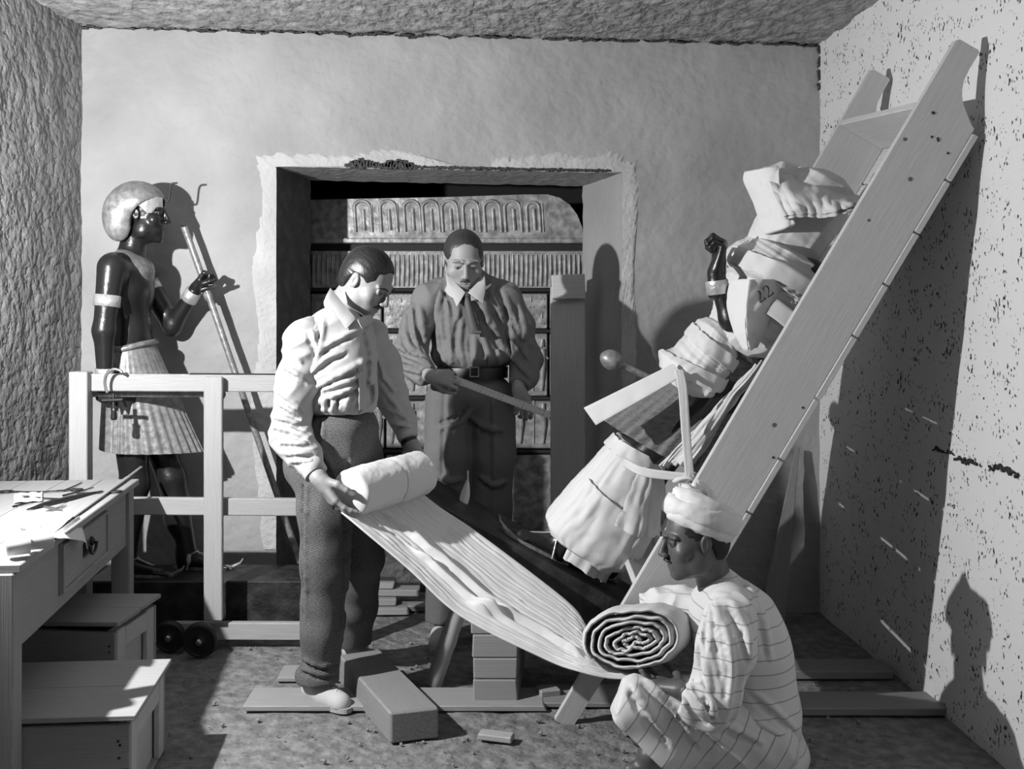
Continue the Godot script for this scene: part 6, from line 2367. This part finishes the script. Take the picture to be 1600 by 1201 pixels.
func man_grey_shirt() -> void:
	var o := thing("person", "man in dark shirt and tie standing in the doorway, looking down, holding a measuring rule", "person", Vector3(0.0, 0, -4.5))
	var fold := noise(1.0, 511, 1)
	var hc := P(724, 408, 4.46)
	var hb := head_basis(Vector3(0.10, -0.36, 0.93), 0.0)
	var neck := P(732, 452, 4.52)
	var sr := P(672, 466, 4.50)
	var er := P(640, 548, 4.46)
	var wr := P(670, 588, 4.31)
	var sl := P(788, 466, 4.52)
	var el := P(822, 560, 4.52)
	var wl := P(809, 606, 4.40)
	var hr := P(702, 625, 4.52)
	var kr := P(698, 790, 4.50)
	var ar := P(692, 975, 4.56)
	var hl := P(766, 625, 4.54)
	var kl := P(768, 790, 4.52)
	var al := P(772, 975, 4.58)
	var b := MB.new()
	var s := Sdf.new()
	s.ell(P(732, 510, 4.53), Vector3(0.15, 0.22, 0.10), Basis(), 0.05)
	s.ell(P(733, 610, 4.53), Vector3(0.14, 0.11, 0.10), Basis(), 0.05)
	s.cap(sr, sl, 0.05, 0.05, 0.04)
	s.cap(neck, P(733, 490, 4.53), 0.055, 0.08, 0.04)
	s.chain([sr, er, wr], [0.045, 0.038, 0.026], 0.02)
	s.chain([sl, el, wl], [0.045, 0.038, 0.026], 0.02)
	s.chain([hr, kr, ar], [0.075, 0.055, 0.040], 0.02)
	s.chain([hl, kl, al], [0.075, 0.055, 0.040], 0.02)
	sdf_into(b, s, 0.012)
	s = Sdf.new()
	head_shape(s, hc, hb, 1.09, 1.0, 1.1)
	s.cap(hc - hb.y * 0.06 - hb.z * 0.035, neck, 0.056, 0.062, 0.03)
	sdf_into(b, s, 0.0038)
	s = Sdf.new()
	hand_shape(s, P(672, 588, 4.30), Vector3(0.95, -0.06, 0.32), Vector3(0.1, -0.35, -0.9), -1.0, [0.85, 0.95, 1.05, 1.1], 0.45, 1.0, wr + (er - wr) * 0.2)
	sdf_into(b, s, 0.0034)
	s = Sdf.new()
	hand_shape(s, P(810, 606, 4.40), Vector3(0.25, -0.95, 0.15), Vector3(-0.25, -0.15, -0.9), 1.0, [0.5, 0.6, 0.7, 0.75], 0.5, 1.0, wl + (el - wl) * 0.2)
	sdf_into(b, s, 0.0034)
	part(o, "body", b, M.skin)
	part(o, "hair", hair_cap(hc, hb, 1.075, 0.104, 0.020, 0.97), M.hair_brown, "short dark hair receding at the temples")
	face_parts(o, hc, hb, 1.09, M.brow_grey, M.moustache_grey, 0.019, 0.45)
	# shirt, blousing over the belt
	s = Sdf.new()
	s.ell(P(733, 505, 4.53), Vector3(0.185, 0.19, 0.120), Basis(), 0.06)
	s.ell(P(738, 555, 4.53), Vector3(0.185, 0.075, 0.130), Basis(), 0.05)
	s.cap(P(684, 458, 4.51), P(778, 458, 4.53), 0.066, 0.066, 0.06)
	s.cap(P(732, 440, 4.53), P(733, 470, 4.53), 0.07, 0.13, 0.06)
	s.cut(P(733, 578, 4.5), Vector3.DOWN)
	s.rough(fold, 0.008, Vector3(11, 2.4, 7), true)
	s.rough(fold, 0.003, Vector3(9, 6, 9), false)
	b = MB.new()
	s.build(0.0075)
	s.creases([[0.012, 690, 450, 682, 500, 690, 560], [0.009, 700, 470, 702, 520, 706, 566], [0.010, 672, 470, 668, 520, 676, 560], [0.013, 756, 465, 772, 510, 797, 556], [0.011, 768, 458, 786, 500, 800, 540], [0.009, 748, 485, 756, 530, 770, 564], [0.009, 722, 500, 718, 540, 726, 568], [0.008, 740, 530, 742, 568], [0.007, 760, 545, 764, 570], [0.007, 690, 552, 696, 572], [0.010, 745, 465, 760, 490, 764, 520], [0.007, 778, 548, 780, 570], [0.010, 700, 448, 712, 470, 716, 498]], 4.2, 4.7)
	s.mesh(b)
	s.f = PackedFloat32Array()
	s = Sdf.new()
	s.chain([P(686, 458, 4.50), sr, P(653, 508, 4.48), er, P(655, 578, 4.375), P(668, 587, 4.32)], [0.055, 0.066, 0.070, 0.066, 0.054, 0.044], 0.04)
	s.cut(P(668, 587, 4.32), P(668, 587, 4.32) - P(655, 578, 4.375))
	s.rough(fold, 0.007, Vector3(9, 5, 9), true, Basis(Vector3(0, 0, 1), -0.4))
	s.build(0.007)
	s.creases([[0.012, 644, 478, 650, 528, 664, 556], [0.010, 656, 480, 662, 520, 668, 548], [0.009, 618, 540, 656, 560], [0.009, 620, 560, 660, 574], [0.008, 630, 510, 640, 540, 658, 552], [0.008, 626, 575, 662, 584]], 4.1, 4.7)
	s.mesh(b)
	s.f = PackedFloat32Array()
	s = Sdf.new()
	s.chain([P(776, 458, 4.52), sl, P(808, 510, 4.53), el, P(820, 586, 4.455), P(812, 603, 4.41)], [0.055, 0.066, 0.070, 0.066, 0.054, 0.044], 0.04)
	s.cut(P(812, 603, 4.41), P(812, 603, 4.41) - P(820, 586, 4.455))
	s.rough(fold, 0.007, Vector3(9, 5, 9), true, Basis(Vector3(0, 0, 1), 0.4))
	s.build(0.007)
	s.creases([[0.011, 788, 458, 800, 500, 802, 560], [0.010, 806, 498, 830, 540], [0.009, 804, 530, 836, 574], [0.009, 800, 560, 832, 592], [0.008, 812, 480, 822, 520, 818, 550]], 4.1, 4.8)
	s.mesh(b)
	s.f = PackedFloat32Array()
	var shirt := part(o, "shirt", b, M.shirt_grey)
	collar(o, P(727, 446, 4.47), head_basis(Vector3(0.06, 0.0, 1)), 0.072, M.collar_pale, 0.02)
	leaf(o, [P(697, 428, 4.42), P(727, 457, 4.372), P(714, 479, 4.362), P(699, 444, 4.395)], M.collar_pale)
	leaf(o, [P(757, 430, 4.42), P(731, 457, 4.372), P(754, 474, 4.368), P(759, 446, 4.40)], M.collar_pale)
	# tie with its clip
	b = MB.new()
	var tp := spline([P(728, 458, 4.385), P(733, 480, 4.36), P(740, 510, 4.362), P(744, 522, 4.366)], 14)
	var rows := []
	for i in tp.size():
		var t := i / float(tp.size() - 1)
		var w := 0.020 + 0.034 * t
		var row := PackedVector3Array()
		for j in 5:
			var u := j / 4.0 - 0.5
			row.append(tp[i] + Vector3(u * w, 0, -0.030 * u * u * 2.0 + 0.002 * sin(u * 20.0)))
		rows.append(row)
	b.sheet(rows, 0.006)
	var tie := part(o, "necktie", b, M.tie)
	b = MB.new()
	s = Sdf.new()
	s.ell(P(728, 461, 4.385), Vector3(0.018, 0.017, 0.014))
	sdf_into(b, s, 0.004)
	part(tie, "tie_knot", b, M.tie)
	b = MB.new()
	b.bar(P(736, 518, 4.352), P(752, 519, 4.355), Vector3.UP, 0.010, 0.005, 0.001)
	part(tie, "tie_clip", b, M.steel)
	# belt
	b = MB.new()
	rows = []
	for k in 49:
		var a := TAU * k / 48.0
		var row := PackedVector3Array()
		for j in 2:
			row.append(P(738, 580, 4.53) + Vector3(0.155 * cos(a), 0.020 - 0.046 * j, 0.124 * sin(a)))
		rows.append(row)
	b.sheet(rows, 0.006)
	var belt := part(o, "belt", b, M.leather)
	b = MB.new()
	var bc := P(741, 581, 4.398)
	for q in [[-0.018, 0, 0.006, 0.044], [0.018, 0, 0.006, 0.044], [0, 0.020, 0.042, 0.006], [0, -0.020, 0.042, 0.006]]:
		b.box(bc + Vector3(q[0], q[1], 0), Vector3(q[2], q[3], 0.006), Basis(), 0.0015)
	part(belt, "buckle", b, M.steel)
	# trousers
	s = Sdf.new()
	s.ell(P(735, 615, 4.53), Vector3(0.165, 0.105, 0.130), Basis(), 0.04)
	s.chain([P(702, 625, 4.51), P(700, 710, 4.50), kr, P(695, 880, 4.53), P(692, 965, 4.56)], [0.105, 0.100, 0.088, 0.080, 0.078], 0.03)
	s.chain([P(768, 625, 4.53), P(770, 710, 4.52), kl, P(770, 880, 4.55), P(772, 965, 4.58)], [0.105, 0.100, 0.088, 0.080, 0.078], 0.03)
	s.cut(P(735, 584, 4.5), Vector3.UP)
	s.cut(P(735, 975, 4.5), Vector3.DOWN)
	s.rough(fold, 0.004, Vector3(7, 2.5, 7), true)
	b = MB.new()
	s.build(0.009)
	s.creases([[0.009, 700, 610, 698, 720, 694, 840], [0.009, 770, 610, 772, 720, 770, 840], [0.011, 735, 640, 715, 660, 690, 668], [0.011, 735, 650, 760, 668, 785, 672], [0.010, 680, 740, 700, 752, 722, 748], [0.010, 752, 745, 770, 758, 790, 752]], 4.2, 4.9)
	s.mesh(b)
	s.f = PackedFloat32Array()
	part(o, "trousers", b, M.trouser_grey)
	shoe(o, Vector3(-0.125, 0, -4.63), Vector3(-0.165, 0, -4.38), M.canvas, false)
	shoe(o, Vector3(0.09, 0, -4.64), Vector3(0.12, 0, -4.39), M.canvas, false)
	# the rule
	var a0 := P(682, 582, 4.275)
	var a1 := P(858, 648, 4.34)
	var r := thing("measuring_rule", "pale wooden measuring rule held slanting across the standing man's belt", "ruler", (a0 + a1) / 2)
	b = MB.new()
	var wd := Vector3(0.28, 0.95, 0.1)
	b.bar(a0, a1, wd, 0.030, 0.006, 0.001, uvr())
	part(r, "rule_blade", b, M.pale_board)
	b = MB.new()
	var ax := (a1 - a0).normalized()
	var y := (wd - ax * wd.dot(ax)).normalized()
	var z := ax.cross(y)
	for k in 26:
		var p := a0 + ax * (0.012 + k * 0.019)
		var l := 0.010 if k % 5 == 0 else 0.005
		b.box(p + y * (0.014 - l / 2) + z * 0.0032, Vector3(0.0016, l, 0.0008), Basis(ax, y, z), 0.0001)
		b.box(p - y * (0.014 - l / 2) + z * 0.0032, Vector3(0.0016, l, 0.0008), Basis(ax, y, z), 0.0001)
	part(r, "tick_marks", b, M.ink)

func seated_man() -> void:
	var o := thing("person", "man in white turban and striped robe squatting by the tray, holding the lower roll", "person", Vector3(0.85, 0, -3.3))
	var fold := noise(1.0, 521, 1)
	var hc := P(1086, 843, 3.31)
	var hb := head_basis(Vector3(-0.98, -0.10, 0.17), 0.0)
	var neck := P(1118, 915, 3.34)
	var sn := P(1142, 965, 3.18)
	var en := P(1122, 1112, 3.10)
	var wn := P(1070, 1080, 3.12)
	var sf := P(1092, 950, 3.44)
	var ef := P(1040, 950, 3.50)
	var wf := P(992, 962, 3.52)
	var pel := P(1185, 1140, 3.36)
	var kn := P(1000, 1092, 3.16)
	var kf := P(1012, 1085, 3.46)
	var b := MB.new()
	var s := Sdf.new()
	s.ell(P(1155, 1010, 3.34), Vector3(0.13, 0.20, 0.14), Basis(), 0.05)
	s.ell(pel, Vector3(0.13, 0.10, 0.14), Basis(), 0.05)
	s.cap(sn, sf, 0.05, 0.05, 0.04)
	s.cap(neck, P(1140, 960, 3.34), 0.055, 0.08, 0.04)
	s.chain([sn, en, wn], [0.042, 0.036, 0.026], 0.02)
	s.chain([sf, ef, wf], [0.042, 0.036, 0.026], 0.02)
	s.chain([pel + Vector3(0, 0, 0.08), kn + Vector3(0.05, -0.03, -0.03), P(1030, 1180, 3.24)], [0.07, 0.035, 0.03], 0.02)
	s.chain([pel + Vector3(0, 0, -0.08), kf, P(1025, 1165, 3.45)], [0.075, 0.055, 0.04], 0.02)
	for q in [P(1015, 1180, 3.22), P(1025, 1165, 3.45)]:
		s.cap(Vector3(q.x + 0.03, 0.035, q.z), Vector3(q.x - 0.06, 0.025, q.z), 0.035, 0.024, 0.03)
		s.cap(q, Vector3(q.x + 0.02, 0.05, q.z), 0.04, 0.036, 0.02)
	sdf_into(b, s, 0.012)
	s = Sdf.new()
	head_shape(s, hc, hb, 1.04, 0.95, 0.95)
	s.cap(hc - hb.y * 0.050 - hb.z * 0.035, neck, 0.054, 0.058, 0.03)
	sdf_into(b, s, 0.0038)
	s = Sdf.new()
	hand_shape(s, P(1066, 1078, 3.13), Vector3(-0.72, 0.02, -0.70), Vector3(0.0, 1.0, 0.0), 1.0, [0.25, 0.3, 0.35, 0.4], 0.1, 1.02, wn + (en - wn) * 0.25)
	sdf_into(b, s, 0.0034)
	s = Sdf.new()
	hand_shape(s, P(992, 958, 3.51), Vector3(-0.8, -0.35, 0.2), Vector3(-0.1, -0.9, 0.3), -1.0, [0.5], 0.3, 1.0, wf + (ef - wf) * 0.2)
	sdf_into(b, s, 0.0034)
	part(o, "body", b, M.skin_dark)
	face_parts(o, hc, hb, 1.04, M.hair, M.hair, 0.022, 0.2)
	part(o, "hair", hair_cap(hc, hb, 1.02, 0.112, 0.012), M.hair_matte, "black hair under the turban")
	# turban: a ring of thick winding folds
	b = MB.new()
	s = Sdf.new()
	var tb := hb * Basis(Vector3.RIGHT, -0.42)
	var tc := hc + hb * Vector3(0, 0.060, -0.026)
	s.ell(tc + tb.y * 0.012, Vector3(0.088, 0.058, 0.108), tb, 0.02)
	sdf_into(b, s, 0.006)
	part(o, "turban", b, M.turban)
	var tur := o.get_node("turban") as Node3D
	var tn := noise(1.2, 531, 2)
	for w in [[0.014, 0.094, 0.112, 0.020, 0.0, 0.032], [0.034, 0.082, 0.100, 0.023, 0.22, 0.027], [0.046, 0.062, 0.080, 0.022, -0.25, 0.024], [0.000, 0.090, 0.108, -0.012, -0.10, 0.024], [0.050, 0.034, 0.050, 0.020, 0.5, 0.022]]:
		b = MB.new()
		var rows := []
		for i in 65:
			var a := TAU * i / 64.0
			var row := PackedVector3Array()
			var ctr := tc + tb * (Vector3(w[1] * sin(a) * 0.92, w[0] + w[3] * 0.3 + w[4] * 0.08 * sin(a + w[4] * 5.0), w[2] * cos(a) * 0.92))
			var outd := tb * Vector3(sin(a), 0, cos(a))
			for k in 16:
				var g := TAU * k / 16.0
				var r: float = w[5] * (1.0 + 0.22 * tn.get_noise_2d(sin(a) * 2.0 + w[0] * 50.0, cos(a) * 2.0 + g) + 0.10 * sin(g * 3.0 + a * 2.0))
				row.append(ctr + outd * cos(g) * r * 0.85 + tb.y * sin(g) * r * 1.1)
			rows.append(row)
		b.surf(rows, true, true)
		part(tur, "turban_fold", b, M.turban)
	# robe: back and upper body
	s = Sdf.new()
	s.ell(P(1160, 1010, 3.34), Vector3(0.155, 0.22, 0.175), Basis(Vector3(0, 0, 1), 0.30), 0.06)
	s.ell(P(1175, 1110, 3.35), Vector3(0.155, 0.16, 0.19), Basis(), 0.06)
	s.ell(P(1190, 1170, 3.36), Vector3(0.145, 0.09, 0.19), Basis(), 0.05)
	s.cap(P(1140, 950, 3.22), P(1112, 945, 3.42), 0.075, 0.07, 0.06)
	s.cap(P(1124, 915, 3.34), P(1140, 960, 3.34), 0.062, 0.12, 0.05)
	s.rough(fold, 0.004, Vector3(5, 2.5, 5), true)
	b = MB.new()
	s.build(0.0075)
	s.creases([[0.010, 1160, 900, 1190, 960, 1204, 1030], [0.009, 1176, 1080, 1210, 1110, 1244, 1140], [0.009, 1170, 1120, 1200, 1140, 1240, 1160], [0.008, 1120, 930, 1150, 940, 1170, 960]], 2.9, 3.6)
	s.mesh(b)
	s.f = PackedFloat32Array()
	var robe := part(o, "robe", b, M.robe, "pale cotton robe with thin dark stripes")
	# near sleeve, wide and hanging, then the cuff thrown back under the roll
	s = Sdf.new()
	s.chain([sn, P(1132, 1020, 3.13), P(1118, 1085, 3.10), P(1112, 1112, 3.09)], [0.080, 0.082, 0.074, 0.055], 0.04)
	s.rough(fold, 0.008, Vector3(9, 2.5, 9), true)
	b = MB.new()
	s.build(0.0065)
	s.creases([[0.012, 1118, 940, 1126, 1000, 1136, 1066], [0.013, 1146, 946, 1166, 990, 1172, 1030], [0.010, 1098, 990, 1104, 1050, 1110, 1090], [0.011, 1132, 980, 1142, 1040, 1140, 1090], [0.009, 1110, 960, 1108, 1010]], 2.9, 3.5)
	s.mesh(b)
	s.f = PackedFloat32Array()
	s = Sdf.new()
	s.chain([P(1112, 1110, 3.09), P(1090, 1098, 3.09), P(1074, 1082, 3.11)], [0.058, 0.054, 0.046], 0.04)
	s.cut(P(1073, 1082, 3.11), Vector3(-0.85, 0.35, -0.3))
	s.rough(fold, 0.008, Vector3(12, 8, 12), true)
	s.build(0.0055)
	s.creases([[0.010, 1072, 1066, 1096, 1092, 1120, 1110], [0.010, 1070, 1084, 1090, 1106, 1110, 1126], [0.008, 1090, 1070, 1108, 1092, 1118, 1120]], 2.9, 3.4)
	s.mesh(b)
	s.f = PackedFloat32Array()
	part(robe, "sleeve", b, M.robe)
	s = Sdf.new()
	s.chain([sf, P(1065, 945, 3.47), P(1035, 945, 3.50), P(1006, 950, 3.52)], [0.070, 0.058, 0.054, 0.048], 0.03)
	s.cut(P(1004, 950, 3.52), Vector3(-1, -0.1, 0))
	s.rough(fold, 0.008, Vector3(12, 6, 12), true)
	b = MB.new()
	sdf_into(b, s, 0.007)
	part(robe, "sleeve", b, M.robe)
	# the lap, drawn tight over the knees, stripes running along the shin
	s = Sdf.new()
	s.chain([pel + Vector3(-0.02, 0.0, 0.10), P(1080, 1110, 3.22), P(1003, 1098, 3.18)], [0.120, 0.092, 0.056], 0.05)
	s.chain([pel + Vector3(-0.02, 0.0, -0.08), P(1090, 1105, 3.44), P(1012, 1088, 3.45)], [0.120, 0.095, 0.070], 0.05)
	s.cap(P(1003, 1095, 3.18), P(1010, 1092, 3.44), 0.062, 0.062, 0.05)
	s.cap(P(988, 1082, 3.17), P(975, 1110, 3.17), 0.045, 0.050, 0.04)
	s.cap(P(978, 1114, 3.17), P(1030, 1175, 3.18), 0.050, 0.070, 0.04)
	s.cap(P(992, 1084, 3.40), P(985, 1110, 3.40), 0.040, 0.050, 0.04)
	s.cap(P(1000, 1100, 3.19), P(1030, 1170, 3.22), 0.060, 0.09, 0.05)
	s.cap(P(1040, 1150, 3.25), P(1150, 1175, 3.28), 0.10, 0.11, 0.06)
	s.cap(P(1010, 1110, 3.44), P(1030, 1160, 3.44), 0.062, 0.062, 0.05)
	s.cut(P(957, 1118, 3.17), Vector3(-0.95, 0.30, 0.0))
	s.cut(P(957, 1119, 3.17), Vector3(-0.68, -0.73, 0.0))
	s.rough(fold, 0.005, Vector3(4, 10, 4), true, Basis(Vector3(0, 0, 1), -0.9))
	b = MB.new()
	s.build(0.0075)
	s.creases([[0.013, 1012, 1066, 1050, 1108, 1096, 1164], [0.011, 990, 1074, 1010, 1110, 1050, 1160], [0.011, 1040, 1080, 1080, 1120, 1130, 1160], [0.009, 1110, 1130, 1150, 1140, 1190, 1160]], 2.9, 3.6)
	s.mesh(b)
	s.f = PackedFloat32Array()
	var lap := MeshInstance3D.new()
	lap.name = "robe_lap"
	var rot := Basis(Vector3(0, 0, 1), 0.95)
	lap.mesh = b.commit(o.position, rot.inverse())
	lap.material_override = M.robe_lap
	o.add_child(lap, true)
	lap.basis = rot
	# neckline
	b = MB.new()
	var pts := []
	for k in 25:
		var a := TAU * k / 24.0
		pts.append(P(1122, 922, 3.34) + Basis(Vector3(0, 0, 1), 0.42) * Vector3(0.068 * cos(a), 0.004 * sin(2 * a), 0.074 * sin(a)))
	b.tube(pts, [0.006], 7, false)
	part(robe, "neckband", b, M.robe)
